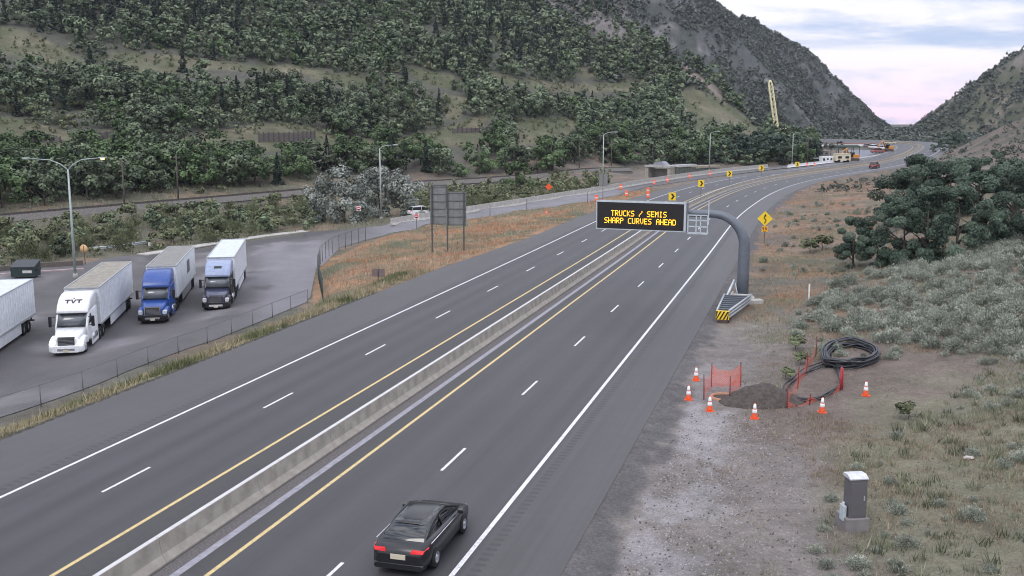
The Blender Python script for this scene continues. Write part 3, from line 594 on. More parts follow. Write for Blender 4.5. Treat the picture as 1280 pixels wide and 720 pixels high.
FONT = {'A': '01110 10001 10001 11111 10001 10001 10001', 'C': '01111 10000 10000 10000 10000 10000 01111', 'D': '11110 10001 10001 10001 10001 10001 11110', 'E': '11111 10000 10000 11110 10000 10000 11111', 'H': '10001 10001 10001 11111 10001 10001 10001',
        'I': '01110 00100 00100 00100 00100 00100 01110', 'K': '10001 10010 10100 11000 10100 10010 10001', 'M': '10001 11011 10101 10101 10001 10001 10001', 'P': '11110 10001 10001 11110 10000 10000 10000', 'R': '11110 10001 10001 11110 10100 10010 10001',
        'S': '01111 10000 10000 01110 00001 00001 11110', 'T': '11111 00100 00100 00100 00100 00100 00100', 'U': '10001 10001 10001 10001 10001 10001 01110', 'V': '10001 10001 10001 10001 10001 01010 00100', '/': '00001 00001 00010 00100 01000 10000 10000'}
px = .0575; V = []; F = []
def textrow(txt, xc, zc, px, pz):
    n = len(txt)*6-1
    for i, ch in enumerate(txt):
        if ch not in FONT: continue
        for r_, row in enumerate(FONT[ch].split()):
            for c_, q in enumerate(row):
                if q == '1':
                    lx = (i*6+c_-(n-1)/2)*px; x = xc+lx*(1 if face > 0 else 1)*DIR; z = zc+(3-r_)*pz; k = len(V); h = px*.46; hz = pz*.46
                    y = fyf+.035*face
                    V.extend([(x-h, y, z-hz), (x+h, y, z-hz), (x+h, y, z+hz), (x-h, y, z+hz)]); F.append((k, k+1, k+2, k+3))
DIR = -1                                # local +X points to the left as seen by drivers
textrow('TRUCKS / SEMIS', (X0+X1)/2+.15, 6.72, .0555, .066); textrow('SHARP CURVES AHEAD', (X0+X1)/2+.05, 6.12, .0555, .066)
mesh_np('amber_lettering', np.array(V), np.array(F), M['amberled'], parent=rt)
b = MB()                                # service platform and ladder frame at the end of the arm
xa, xb, yb = X0-.1, 2.75, fyf-.1*face
for z in (5.32, 5.85, 6.35, 6.75): b.box(((xa+xb)/2, yb, z), (xa-xb, .06, .09 if z > 5.4 else .14))
for x in (xa-.05, (xa+xb)/2-.25, (xa+xb)/2+.1, xb): b.box((x, yb, 6.03), (.09, .06, 1.45))
b.box((xb-.06, yb, 7.0), (.07, .07, 1.9)); b.box(((xa+xb)/2, yb-.35*face, 5.30), (xa-xb, .7, .05))
b.build('service_platform', M['frame'], rt)
# ---- crash cushion in front of the mast
HD = RZ+0; cc = empty('crash_cushion', (15.05, 71.6, float(HG(15.05, 71.6))), -math.radians(17.5), 'grey steel crash cushion with a striped yellow nose in front of the sign mast', 'crash cushion')
def cush(name, fn, m): b = MB(); fn(b); return b.build(name, m, cc)
for sg, xr in ((-1, -.62), (1, 1.35)):
    def f_(b, sg=sg, xr=xr):
        for z in (.38, .62, .86):
            b.tube([(sg*.42, .25, z), (xr, 7.2, z)], .085, 8)
    cush('side_rail', f_, M['galv'])
for k in range(8):
    y = .7+k*.85; t = (y-.25)/6.95; xl = -.42+t*(-.62+.42); xr = .42+t*(1.35-.42)
    cush('diaphragm', lambda b: (b.box(((xl+xr)/2, y, .60), (xr-xl-.1, .07, .55)), b.box(((xl+xr)/2, y, .9), (xr-xl-.05, .12, .06))), M['polegrey'])
nose = cush('nose', lambda b: b.box((0, .1, .55), (.92, .25, .62)), M['yellow'])
sb = MB()
for k in range(-2, 4):
    x0 = -.5+k*.26
    pl = []
    for x, z in ((x0, .255), (x0+.12, .255), (x0+.12+.32, .845), (x0+.32, .845)): pl.append((x, z))
    # clip to the nose width
    q = []
    for i in range(4):
        q.append((min(.455, max(-.455, pl[i][0])), pl[i][1]))
    if q[1][0]-q[0][0] > .02 or q[2][0]-q[3][0] > .02: sb.add([(x, -.035, z) for x, z in q]+[(x, -.02, z) for x, z in q], [(0, 1, 2, 3), (4, 7, 6, 5), (0, 4, 5, 1), (1, 5, 6, 2), (2, 6, 7, 3), (3, 7, 4, 0)])
o = sb.build('stripes', M['signblack'], nose)
cush('base_skid', lambda b: (b.box((0, .1, .12), (.7, .3, .2)), b.box((.2, 3.6, .08), (.5, 6.6, .1))), M['rust'])
cush('transition_panel', lambda b: (b.box((-.1, 8.0, .62), (.14, 1.6, .55)), b.box((.6, 7.7, .5), (1.5, .5, .7))), M['concl'])
pw = MB(); pw.tube([(-.62, 7.3, .3), (-.05, 9.0, 1.75)], .10, 8); pw.tube([(-.05, 9.0, 1.75), (.35, 8.6, .4)], .05, 6); o = pw.build('brace', M['frame'], cc)
b = MB(); b.box((0, 0, .15), (2.0, .7, .38)); o = b.build('concrete_block', M['concl'], None, .05); g = G(938, 377.5); o.location = (g[0], g[1], float(HG(g[0], g[1]))); o.rotation_euler.z = .3; tag(o, 'low pale concrete block on the ground beside the mast footing', 'concrete block')
# ---- signs
def post_sign(name, base, h, label, cat, group=None, rz=0):
    e_ = empty(name, base, rz, label, cat, group); return e_
def rotm(a): return Matrix.Rotation(a, 3, 'Y')
g = T(955, 305); wsn = post_sign('warning_sign', g, 3.4, 'yellow diamond winding road sign with a small plate below on the right verge', 'road sign', rz=-.25)
b = MB(); b.box((0, .03, 1.75), (.07, .05, 3.5)); b.build('post', M['rust'], wsn)
b = MB(); q = .62*math.sqrt(2); b.prism([(0, -q), (q, 0), (0, q), (-q, 0)], .03, Matrix.Translation((0, -.05, 2.95))); pn = b.build('diamond_panel', M['yellow'], wsn)
b = MB(); sp_ = [(0, -.55), (0, -.38), (.10, -.26), (.13, -.14), (-.02, -.02), (-.13, .10), (-.05, .22), (.02, .30)]
b.tube([(x, -.065, 2.95+z) for x, z in sp_], .055, 6); b.prism([(-.13, .27), (.17, .27), (.03, .55)], .02, Matrix.Translation((0, -.075, 2.95))); b.build('arrow', M['signblack'], pn)
b = MB(); b.box((0, -.03, 1.72), (.66, .03, .66)); pl = b.build('speed_plate', M['yellow2'], wsn, .01)
b = MB()
def seg7(b, x, z, w_, h, on, y, t=.055):
    sg = {'a': ((x, y, z+h/2), (w_, .01, t)), 'g': ((x, y, z), (w_, .01, t)), 'd': ((x, y, z-h/2), (w_, .01, t)), 'b': ((x+w_/2, y, z+h/4), (t, .01, h/2)), 'c': ((x+w_/2, y, z-h/4), (t, .01, h/2)), 'f': ((x-w_/2, y, z+h/4), (t, .01, h/2)), 'e': ((x-w_/2, y, z-h/4), (t, .01, h/2))}
    for k in on: b.box(*sg[k])
seg7(b, -.15, 1.8, .16, .26, 'afgcd', -.05); seg7(b, .15, 1.8, .16, .26, 'afgcd', -.05); b.box((0, -.05, 1.5), (.36, .01, .08)); b.build('lettering', M['signblack'], pl)
chv = [(840, 244, 'nearest yellow chevron sign, just above the message board', 1.3), (876, 228, 'second yellow chevron sign along the median on the bend', 1.25), (911, 216, 'third yellow chevron sign along the median on the bend', 1.2), (951.5, 209, 'fourth yellow chevron sign, beyond the bend', 1.2), (996, 204.5, 'farthest yellow chevron sign before the work zone', 1.2)]
for u, v, lab, sz in chv:
    ss = np.arange(100, 420, .5); p = road(ss, -9.48 if u < 940 else -9.48); uu, vv = proj(p[:, 0], p[:, 1], np.full(len(p), .9)); s = ss[np.argmin(np.abs(uu-u))]; p = road(s, -9.48); y = p[1]
    depth = y*FW[1]+(CH)*-FW[2]; zc = CH-(v-150)/FPX*depth
    e_ = empty('chevron_sign', (p[0], p[1], .86), -math.radians(14), lab, 'road sign', 'yellow chevron signs along the median'); zc -= .86
    b = MB(); b.tube([(0, 0, -.86+.86), (0, 0, zc+.3)], .04, 6); b.build('post', M['rust'], e_)
    w_, h = .52, .58; b = MB(); b.box((0, -.05, zc), (2*w_, .03, 2*h)); pn = b.build('panel', M['yellow'], e_)
    b = MB()
    for sg in (1, -1): b.prism([(-.24, .43*sg), (.06, .43*sg), (.36, 0), (.06, 0)], .012, Matrix.Translation((0, -.08, zc)))
    b.build('arrow', M['signblack'], pn)
# big sign seen from behind
bb = empty('large_road_sign', (0, 0, 0), 0, 'two grey sign panels seen from behind on three tall posts in the dry grass', 'road sign')
pz = [G(540.5, 316, -1.2), G(559.5, 315.5, -1.2), G(579, 314.5, -1.2)]
depth0 = pz[1][1]+2; rz = math.atan2(pz[2][1]-pz[0][1], pz[2][0]-pz[0][0])
bb.location = tuple(map(float, pz[1])); bb.rotation_euler.z = -.06
sc_ = lambda px_: px_*(pz[1][1]+1.5)/FPX
hZ = lambda v: (315.5-v)*(pz[1][1]+1.5)/FPX
gz0 = float(HG(pz[1][0], pz[1][1]))-pz[1][2]
for u, vt in ((540.5, 232), (559.5, 232), (580, 240)):
    b = MB(); x = sc_(u-559.5); b.box((x, 0, hZ(vt)/2-.3), (.16, .22, hZ(vt)+.6)); b.build('post', mat('post_steel', (.085, .09, .09), .6, .3), bb)
def panel(u0, u1, v0, v1, nm='panel'):
    b = MB(); x0, x1, z0, z1 = sc_(u0-559.5), sc_(u1-559.5), hZ(v1), hZ(v0)
    b.box(((x0+x1)/2, .22, (z0+z1)/2), (x1-x0, .04, z1-z0)); o = b.build(nm, M['signback'], bb)
    r_ = MB(); n = max(1, int((z1-z0)/.9))
    for k in range(n+1): r_.box(((x0+x1)/2, .16, z0+.1+(z1-z0-.2)*k/n), (x1-x0-.04, .09, .07))
    for k in range(1, int((x1-x0)/.62)): r_.box((x0+(x1-x0)*k/int((x1-x0)/.62), .185, (z0+z1)/2), (.025, .03, z1-z0-.04))
    r_.build('stiffener', mat('stiffener', (.14, .15, .15), .6, .2), o)
panel(538, 557.6, 233, 281); panel(558.6, 583, 240.5, 282)
# small sign on a post in the island, seen from behind; do-not-enter signs; speed sign by lamp
def small_sign(u, v, z, hpx, kind, label, cat='road sign', group=None):
    g = G(u, v, z); k = (g[1]+1)/FPX; zg = float(HG(g[0], g[1])); e_ = empty('small_sign', (g[0], g[1], zg), -.2, label, cat, group); h = hpx*k+(z-zg)
    b = MB(); b.tube([(0, 0, -.2), (0, 0, h)], .045, 6); b.build('post', M['rust'], e_); return e_, h, k
e_, h, k = small_sign(473, 360, -1.2, 24, 0, 'small grey rectangular sign seen from behind on a thin post near the shoulder'); b = MB(); b.box((0, .06, h-.35), (1.25, .03, .75)); b.build('panel', mat('old_sign_back', (.17, .13, .125), .7), e_)
for u, v, hp, lab in ((449, 277, 20, 'red and white no entry sign by the grey willow trees'), (521, 289, 23, 'red and white no entry sign beside the ramp, right of the willows')):
    e_, h, k = small_sign(u, v, -2.2, hp, 0, lab, group='no entry signs at the ramp'); b = MB(); b.box((0, -.06, h-.5), (.72, .03, .76)); pn = b.build('panel', M['reflw'], e_)
    b = MB(); b.lathe([(0, -.09), (.33, -.09), (.33, -.08), (0, -.08)], (0, 0, h-.5), 20, axis='Y'); b.build('red_disc', M['red'], pn); b = MB(); b.box((0, -.1, h-.5), (.48, .015, .11)); b.build('white_bar', M['reflw'], pn)
e_, h, k = small_sign(106.5, 330, -3, 24, 0, 'round tan sign on a post by the left street lamp'); b = MB(); b.lathe([(0, -.09), (.52, -.09), (.52, -.06), (0, -.06)], (0, 0, h-.45), 20, axis='Y'); b.build('panel', mat('tan_sign', (.62, .40, .2), .5), e_); b = MB(); b.box((0, -.1, h-.45), (.06, .02, .8)); b.build('mark', M['signblack'], e_)
e_, h, k = small_sign(753.5, 250, -.1, 33, 0, 'grey rectangular sign panel seen from behind by the ramp barrier'); b = MB(); b.box((.05, .06, h-1.2), (1.5, .03, 2.3)); b.build('panel', M['signback'], e_)
e_, h, k = small_sign(686, 243, -.9, 13, 0, 'orange roadworks diamond sign behind the ramp barrier'); b = MB(); b.prism([(0, -.75), (.75, 0), (0, .75), (-.75, 0)], .03, Matrix.Translation((0, -.09, h-.6))); b.build('panel', M['orange'], e_)
for u, v in ((612.5, 266), (658.5, 263.5), (734, 257)):
    e_ = None; g = G(u, v, -.8); zg = float(HG(g[0], g[1])); b = MB(); b.tube([(0, 0, -.2), (0, 0, 2.0)], .05, 6); o = b.build('delineator_post', M['rust']); o.location = (g[0], g[1], zg); tag(o, 'thin dark post standing on the ramp edge of the dry grass island', 'post', 'posts along the ramp')
g = T(1011, 374); b = MB(); b.box((0, 0, .6), (.11, .04, 1.25)); o = b.build('marker_post', M['reflw']); o.location = g; tag(o, 'slim white marker post among the sagebrush right of the mast', 'marker post')
# ---- lamp posts
def lamp_post(u, vb, zb, H, arms, label, m, lit=None, rz=0, r0=.13):
    g = G(u, vb, zb); e_ = empty('street_lamp', (g[0], g[1], zb), rz, label, 'street lamp', 'street lamps')
    b = MB(); b.lathe([(0, -.1), (.25, -.1), (.25, .5), (.2, .55), (0, .55)], n=14); b.build('base', M['concl'], e_)
    b = MB(); b.tube([(0, 0, .5), (0, 0, H*.5), (0, 0, H)], [r0, r0*.8, r0*.58], 10); b.build('pole', m, e_)
    for k, (dx, dz, ln) in enumerate(arms):
        b = MB(); b.tube([(0, 0, H-.1), (dx*.18*ln, 0, H+dz*.45), (dx*.45*ln, 0, H+dz*.85), (dx*ln, 0, H+dz)], [.07, .06, .05, .045], 8); ar = b.build('arm', m, e_)
        b = MB(); x = dx*(ln+.35); b.loft([[(x+dx*t, yy*w_, H+dz+zz) for yy, zz in ((-1, 0), (-.7, .1), (.7, .1), (1, 0), (.7, -.06), (-.7, -.06))] for t, w_ in ((-.42, .08), (-.2, .17), (.25, .19), (.42, .08))]); hd = b.build('lamp_head', m, ar)
        b = MB(); 
        if lit == k: b.lathe([(0, -.22), (.14, -.2), (.2, -.1), (.2, -.05), (0, -.05)], (x, 0, H+dz), 14)
        else: b.box((x, 0, H+dz-.075), (.45, .2, .04))
        b.build('lens', M['lamp'] if lit == k else M['lens'], ar)
    return e_
palegreen = mat('pale_green_pole', (.36, .42, .40), .5, .2); silver = mat('silver_pole', (.40, .42, .43), .5, .3)
z3 = -3.0; g = G(94.5, 348, z3); Hl = (346-212)*g[1]/FPX*1.0
lamp_post(94.5, 348, z3, (348-213)*(g[1]+2)/FPX, [(-1, 1.15, 4.0), (1, 1.2, 3.4)], 'tall pale twin-arm street lamp behind the parked trucks, its right lamp lit amber', palegreen, 1, .05, .16)
for u, vb, zb, vt, ln, lab, m in ((476.5, 275, -2.5, 187, 2.3, 'silver single-arm street lamp among the grey willow trees', silver), (753.5, 238, -.5, 170, 2.2, 'silver single-arm street lamp left of the message board', silver), (886.5, 214.5, -.2, 168, 2.0, 'pale single-arm street lamp above the far pipes and barrels', silver), (990, 205.5, -.1, 168, 3.2, 'pale street lamp by the crane at the far bend', palegreen)):
    g = G(u, vb, zb); lamp_post(u, vb, zb, (vb-vt)*(g[1]+2)/FPX, [(1, .55, ln)], lab, m, None, 0, .15)
# ---- timber utility poles along the railway
up = [(6, 238, 210, 'left of the lit street lamp'), (156, 262, 200, 'nearest the railway behind the lit street lamp'), (223, 250, 194, 'between the railway and the dense trees'), (325, 234, 193, 'left of the grey willow trees'), (410, 217, 185, 'above the first grey willow tree'), (505, 213, 180, 'above the second grey willow tree'), (599, 219, 184, 'by the bright green round trees'), (724, 210, 184, 'left of the second silver lamp'), (764, 208, 178, 'just right of the second silver lamp'), (815, 206, 180, 'behind the concrete underpass'), (1009, 205, 172, 'right of the far street lamp')]
for u, vb, vt, lab in up:
    g = T(u, vb); hgt = (vb-vt)*(g[1]+2)/FPX; e_ = empty('utility_pole', g, -.6, 'thin weathered timber utility pole '+lab, 'utility pole', 'utility poles along the railway')
    b = MB(); b.tube([(0, 0, -.5), (0, 0, hgt)], [.17, .12], 8); b.build('pole', M['wood'], e_); b = MB(); b.box((0, .12, hgt-.7), (2.4, .1, .12)); ca = b.build('crossarm', M['wood'], e_)
    b = MB()
    for x in (-1.05, -.4, .4, 1.05): b.lathe([(0, 0), (.05, 0), (.06, .1), (0, .14)], (x, .12, hgt-.64), 6)
    b.build('insulators', M['glassl'], ca)
# ---- railway
RAILP = np.array([T(u, v) for u, v in [(-260, 300), (-120, 287), (0, 275), (90, 267.5), (160, 261), (250, 253), (320, 247), (382, 241), (450, 236), (517, 231), (570, 228), (620, 225), (700, 219), (780, 213.5)]])
RC = catmull([p[:2] for p in RAILP], 3.0)
for _ in range(30): RC[1:-1] = RC[1:-1]*.5+(RC[:-2]+RC[2:])*.25
RZp = HG(RC[:, 0], RC[:, 1])
for _ in range(40): RZp[1:-1] = RZp[1:-1]*.5+(RZp[:-2]+RZp[2:])*.25
RZp = RZp+.5
def sweep(name, prof, matl, parent=None, dz=0):
    t = np.gradient(RC, axis=0); t /= np.linalg.norm(t, axis=1)[:, None]; secs = []
    for p, q, z in zip(RC, t, RZp): secs.append([(p[0]+q[1]*x, p[1]-q[0]*x, z+h+dz) for x, h in prof])
    b = MB(); b.loft(secs, 0, False); return b.build(name, matl, parent)
bal = sweep('railway_bed', [(-3.6, -1.5), (-1.75, .35), (1.75, .35), (3.4, -1.2)], mat('ballast', (.075, .068, .064), 1, var=.4, scale=6, bump=.8)); tag(bal, kind='structure')
sweep('ballast_shoulder', [(1.78, .37), (1.78, .30), (2.9, -.65), (3.0, -.6)], mat('pale_ballast', (.135, .125, .115), 1, var=.4, scale=5, bump=.8), bal)
for x in (-.72, .72): sweep('rail', [(x-.04, .36), (x-.04, .55), (x+.04, .55), (x+.04, .36)], M['rail'], bal)
b = MB(); t = np.gradient(RC, axis=0)
for i in range(0, len(RC)-1):
    for k in range(4):
        p = RC[i]+(RC[i+1]-RC[i])*k/4; a = math.atan2(t[i][1], t[i][0]); b.box((p[0], p[1], RZp[i]+.37), (.22, 2.5, .1), a)
b.build('sleepers', M['wood'], bal)
# ---- fences round the truck lot
def fence(name, pts, h, spacing, label, parent_mat, group=None):
    P = np.array(pts); c = np.r_[0, np.cumsum(np.hypot(*np.diff(P[:, :2], axis=0).T))]; L_ = c[-1]; n = max(2, int(round(L_/spacing)))
    at_ = lambda s: np.array([np.interp(s, c, P[:, k]) for k in range(3)]); o0 = at_(0)
    e_ = empty(name, o0, 0, label, 'fence', group)
    tops = []
    for i in range(n+1):
        p = at_(L_*i/n)-o0; b = MB(); b.tube([(p[0], p[1], p[2]-.3), (p[0], p[1], p[2]+h+.05)], .034, 8); b.build('post', parent_mat, e_); tops.append(p+np.array([0, 0, h]))
    b = MB(); b.tube(tops, .02, 6); b.build('top_rail', parent_mat, e_)
    ss = np.linspace(0, L_, 4*n+1); V = []; UV = []
    for s in ss:
        p = at_(s)-o0; V += [tuple(p+np.array([0, 0, .05])), tuple(p+np.array([0, 0, h]))]; UV += [(s, 0), (s, h)]
    F = [(2*i, 2*i+2, 2*i+3, 2*i+1) for i in range(len(ss)-1)]; mesh_np('chain_link_mesh', np.array(V), np.array(F), M['chain'], parent=e_, uv=np.array(UV)); return e_
def onz(p, dz=0): return np.array([p[0], p[1], float(HG(p[0], p[1]))+dz])
postm = mat('fence_post', (.15, .155, .155), .6, .3)
fence('chain_link_fence', [onz(p) for p in fence_path], 1.25, 3.35, 'long low chain-link fence on thin posts between the truck lot and the freeway', postm)
fence('chain_link_fence', [onz(G(u, v, z)) for u, v, z in [(404, 379, -1.8), (401, 358, -2.3), (397, 340, -2.6), (401, 326, -2.75), (415, 314, -2.7), (440, 304, -2.6), (457, 298, -2.5)]], 2.1, 2.6, 'taller dark chain-link fence curving round the corner of the dry grass island', mat('fence_post_green', (.045, .055, .05), .6, .2))
# ---- skip, kerb wall and guard rail at the back of the lot
g = G(33, 346.5, -3); dm = empty('dumpster', (g[0], g[1], -3), .1, 'dark green steel dumpster with a sloping lid at the back of the lot', 'dumpster')
b = MB(); b.loft([[(x, -1.0, 0.15), (x, .9, .15), (x, 1.0, 1.75), (x, -1.05, 1.2)] for x in (-1.25, 1.25)], 0, False); b.build('body', M['dgreen'], dm); b = MB(); b.loft([[(x, -1.1, 1.22), (x, 1.03, 1.79), (x, 1.03, 1.85), (x, -1.1, 1.28)] for x in (-1.28, 1.28)], 0, False); b.build('lid', mat('lid_black', (.02, .025, .03), .45), dm); b = MB(); b.box((.5, -1.04, .75), (1.0, .02, .3)); b.build('label_panel', M['lens'], dm)
for sx in (-1, 1): b = MB(); b.box((sx*1.33, 0, .9), (.14, 1.4, .2)); b.build('lift_pocket', M['dgreen'], dm)
strip('low_wall', [G(u, v, -3) for u, v in [(-40, 341.5), (0, 339), (40, 335), (80, 332.5), (104, 331)]], .3, .55, mat('brown_wall', (.12, .10, .09), .9), 'low brown concrete wall along the back of the truck lot', 'wall')
gr = empty('guard_rail', G(150, 311, -3), 0, 'short pale steel guard rail at the back of the lot, right of the round sign', 'guard rail'); o0 = np.array(gr.location)
pts = [G(u, v, -3)-o0 for u, v in ((112, 317), (148, 314), (184, 308.5))]
b = MB(); b.tube([p+np.array([0, 0, .75]) for p in pts], .09, 6); b.tube([p+np.array([0, 0, .55]) for p in pts], .09, 6); b.build('rail_beam', M['frame'], gr)
for t in np.linspace(0, 1, 5):
    p = pts[0]*(1-t)+pts[2]*t; b = MB(); b.box((p[0], p[1]+.14, .3), (.12, .12, .85)); b.build('post', M['wood'], gr)
p = pts[2]; b = MB(); b.box((p[0]+.3, p[1], .7), (.3, .06, 1.3)); b.build('end_marker', M['reflw'], gr)
# ---- parked lorries: local y runs backwards from the front bumper, x to the picture's right
def wheel(par, x, y, r, wd, outer, rimm=None, name='wheel'):
    b = MB(); b.lathe([(r*.55, -wd/2), (r*.93, -wd/2), (r, -wd/2+.05), (r, wd/2-.05), (r*.93, wd/2), (r*.55, wd/2)], (x, y, r), 22, axis='X'); t = b.build(name, M['tyre'], par)
    b = MB(); xs = x+outer*wd*.32; b.lathe([(0, outer*.05), (r*.2, outer*.06), (r*.3, 0), (r*.5, -outer*.03), (r*.56, outer*.05), (r*.56, -outer*.2), (0, -outer*.2)], (xs, y, r), 16, axis='X'); b.build('rim', rimm or M['rim'], t); return t
def lorry(u, v, z, head, label, cab, hoodm, roofm, sidem, style):
    g = G(u, v, z); e_ = empty('semi_truck', (g[0], g[1], z), math.radians(head), label, 'truck', 'articulated trucks parked in the lot')
    P = lambda nm, b, m, par=e_, bev=0: b.build(nm, m, par, bev)
    tractor = style.get('tractor', True); ty = 6.35; TL = style.get('len', 15.2); TW = 1.3; tz0, tz1 = 1.18, 4.08
    if tractor:
        b = MB(); b.loft([rr(.72, .62, 1.28, .12, .22), rr(.86, .6, 1.46, .18, .55), rr(.98, .6, 1.62, .22, 1.2), rr(1.12, .6, 1.82, .22, 2.15)]); P('hood', b, hoodm)
        for sx in (-1, 1):
            b = MB(); b.loft([[(sx*(1.02+q[0]), q[1], q[2]) for q in rr(.2, .55, 1.05, .12, .25)], [(sx*(1.03+q[0]), q[1], q[2]) for q in rr(.21, .6, 1.3, .16, .8)], [(sx*(1.04+q[0]), q[1], q[2]) for q in rr(.2, .75, 1.36, .16, 1.3)], [(sx*(1.04+q[0]), q[1], q[2]) for q in rr(.19, .62, 1.2, .14, 1.95)]]); P('fender', b, style.get('fender', cab))
            b = MB(); b.loft([[(sx*(.98+q[0]), q[1], q[2]) for q in rr(.17, .82, 1.12, .1, .17)], [(sx*(1.0+q[0]), q[1], q[2]) for q in rr(.19, .8, 1.18, .1, .4)]]); P('headlight', b, M['head'] if style.get('lit') else M['lens'])
        b = MB(); b.loft([rr(.9, .3, .78, .1, .0), rr(1.22, .3, .8, .12, .2), rr(1.24, .32, .78, .1, .6)]); P('bumper', b, style.get('bumper', M['black']))
        b = MB(); b.box((0, -.01, .52), (1.2, .03, .16)); P('bumper_trim', b, M['chrome'] if not style.get('dark') else M['lens'])
        b = MB(); b.loft([rr(.56, .72, 1.36, .1, .16), rr(.62, .7, 1.42, .1, .30)]); gl = P('grille', b, M['grille'])
        b = MB()
        for k in range(6): b.box((0, .145, .80+.1*k), (1.06, .03, .025))
        P('grille_bars', b, M['chrome'], gl)
        if style.get('chrome'):
            b = MB(); b.box((-.62, .17, 1.05), (.06, .1, .78)); b.box((.62, .17, 1.05), (.06, .1, .78)); b.box((0, .17, 1.47), (1.3, .1, .06)); b.box((0, .17, .66), (1.3, .1, .05)); P('grille_surround', b, M['chrome'], gl)
        b = MB(); b.loft([rr(1.16, .7, 1.86, .15, 2.12), rr(1.17, .7, 2.78, .2, 2.92), rr(1.19, .7, 2.84, .2, 3.02)]); P('cab', b, style.get('lower', cab))
        b = MB(); b.loft([rr(1.18, .62, 2.86, .18, 3.03), rr(1.2, .62, 3.0, .2, 5.4), rr(1.2, .62, 3.0, .2, 5.65)]); sl_ = P('sleeper', b, style.get('lower', cab))
        b = MB(); b.loft([rr(1.12, 2.72, 2.92, .1, 2.72), rr(1.17, 2.78, 3.42, .22, 3.2), rr(1.19, 2.8, 3.86, .26, 3.95), rr(1.19, 2.8, 4.02, .24, 4.8), rr(1.18, 2.8, 4.02, .2, 5.7)]); rf = P('roof_fairing', b, cab)
        # windscreen follows the slope of the cab front
        y0, z0_, y1, z1_ = 2.155, 1.90, 2.86, 2.70; V = []
        for t in (0, 1):
            for a in (-1, -.5, 0, .5, 1):
                y = y0+(y1-y0)*t; V.append((a*1.02, y-.03-.10*(1-a*a), z0_+(z1_-z0_)*t))
        b = MB(); b.add(V+[(p[0], p[1]+.12, p[2]) for p in V], [(i, i+1, i+6, i+5) for i in range(4)]+[(10+i, 15+i, 16+i, 11+i) for i in range(4)]+[(0, 5, 15, 10), (4, 14, 19, 9)]+[(i, 10+i, 11+i, i+1) for i in range(4)]+[(5+i, 6+i, 16+i, 15+i) for i in range(4)], 0, True); P('windshield', b, M['glassl'])
        b = MB(); b.box((0, 2.10, 1.87), (2.05, .16, .04)); b.box((0, 2.66, 2.76), (2.2, .3, .06)); P('windshield_trim', b, M['black'])
        for sx in (-1, 1):
            b = MB(); b.add([(sx*1.195, 2.55, 1.95), (sx*1.195, 3.35, 1.95), (sx*1.205, 3.35, 2.62), (sx*1.2, 2.95, 2.62)]+[(sx*1.14, 2.55, 1.95), (sx*1.14, 3.35, 1.95), (sx*1.14, 3.35, 2.62), (sx*1.14, 2.95, 2.62)], [(0, 1, 2, 3), (7, 6, 5, 4), (0, 4, 5, 1), (1, 5, 6, 2), (2, 6, 7, 3), (3, 7, 4, 0)]); P('side_window', b, M['glass'])
            b = MB(); b.box((sx*1.52, 2.35, 2.2), (.22, .16, .78)); b.tube([(sx*1.18, 2.5, 2.5), (sx*1.5, 2.4, 2.52)], .03, 6); b.tube([(sx*1.18, 2.5, 1.9), (sx*1.5, 2.4, 1.88)], .03, 6); P('mirror', b, M['black'])
            b = MB(); b.lathe([(0, -.8), (.3, -.8), (.33, -.75), (.33, .75), (.3, .8), (0, .8)], (sx*1.0, 4.2, .72), 14, axis='Y'); P('fuel_tank', b, M['chrome'])
            b = MB(); b.box((sx*1.2, 4.35, .48), (.06, 2.3, .52)); P('side_skirt', b, style.get('lower', cab))
            wheel(e_, sx*1.02, 1.3, .51, .30, sx)
            for y in (6.2, 7.5): wheel(e_, sx*.95, y, .51, .58, sx)
        b = MB(); b.box((0, 5.0, .75), (.9, 7.2, .28)); b.box((0, 6.8, 1.02), (1.0, .9, .16)); P('chassis', b, M['black'])
        b = MB(); b.box((-.35 if style.get('platex') else 0, -.03, .42), (.36, .02, .18)); P('number_plate', b, M['plate'])
        if style.get('tvt'):
            b = MB(); t0 = .42
            def quadY(x0, x1, z0, z1):
                for_y = lambda z: 3.2-.075+(z-3.42)*(.75/.44)
                b.add([(x0, for_y(z0), z0), (x1, for_y(z0), z0), (x1, for_y(z1), z1), (x0, for_y(z1), z1)]+[(x0, for_y(z0)+.03, z0), (x1, for_y(z0)+.03, z0), (x1, for_y(z1)+.03, z1), (x0, for_y(z1)+.03, z1)], [(0, 1, 2, 3), (7, 6, 5, 4), (0, 4, 5, 1), (1, 5, 6, 2), (2, 6, 7, 3), (3, 7, 4, 0)])
            for cx in (-.42, .42): quadY(cx-.2, cx+.2, 3.62, 3.67); quadY(cx-.05, cx+.05, 3.46, 3.62)
            fy2 = lambda z: 3.2-.075+(z-3.42)*(.75/.44)
            for sx in (-1, 1):
                pl = [(sx*.2, 3.67), (sx*.09, 3.67), (0-.0*sx, 3.50), (0, 3.45), (sx*.04, 3.45)]
                b.add([(x, fy2(z), z) for x, z in pl]+[(x, fy2(z)+.03, z) for x, z in pl], [(0, 1, 2, 3, 4), (9, 8, 7, 6, 5)])
            b.add([(.07*math.cos(a), fy2(3.75+.03*math.sin(a)), 3.75+.03*math.sin(a)) for a in np.linspace(0, 2*PI, 9)[:-1]], [tuple(range(8))])
            P('lettering', b, mat('lettering_dark', (.05, .015, .03), .5), rf)
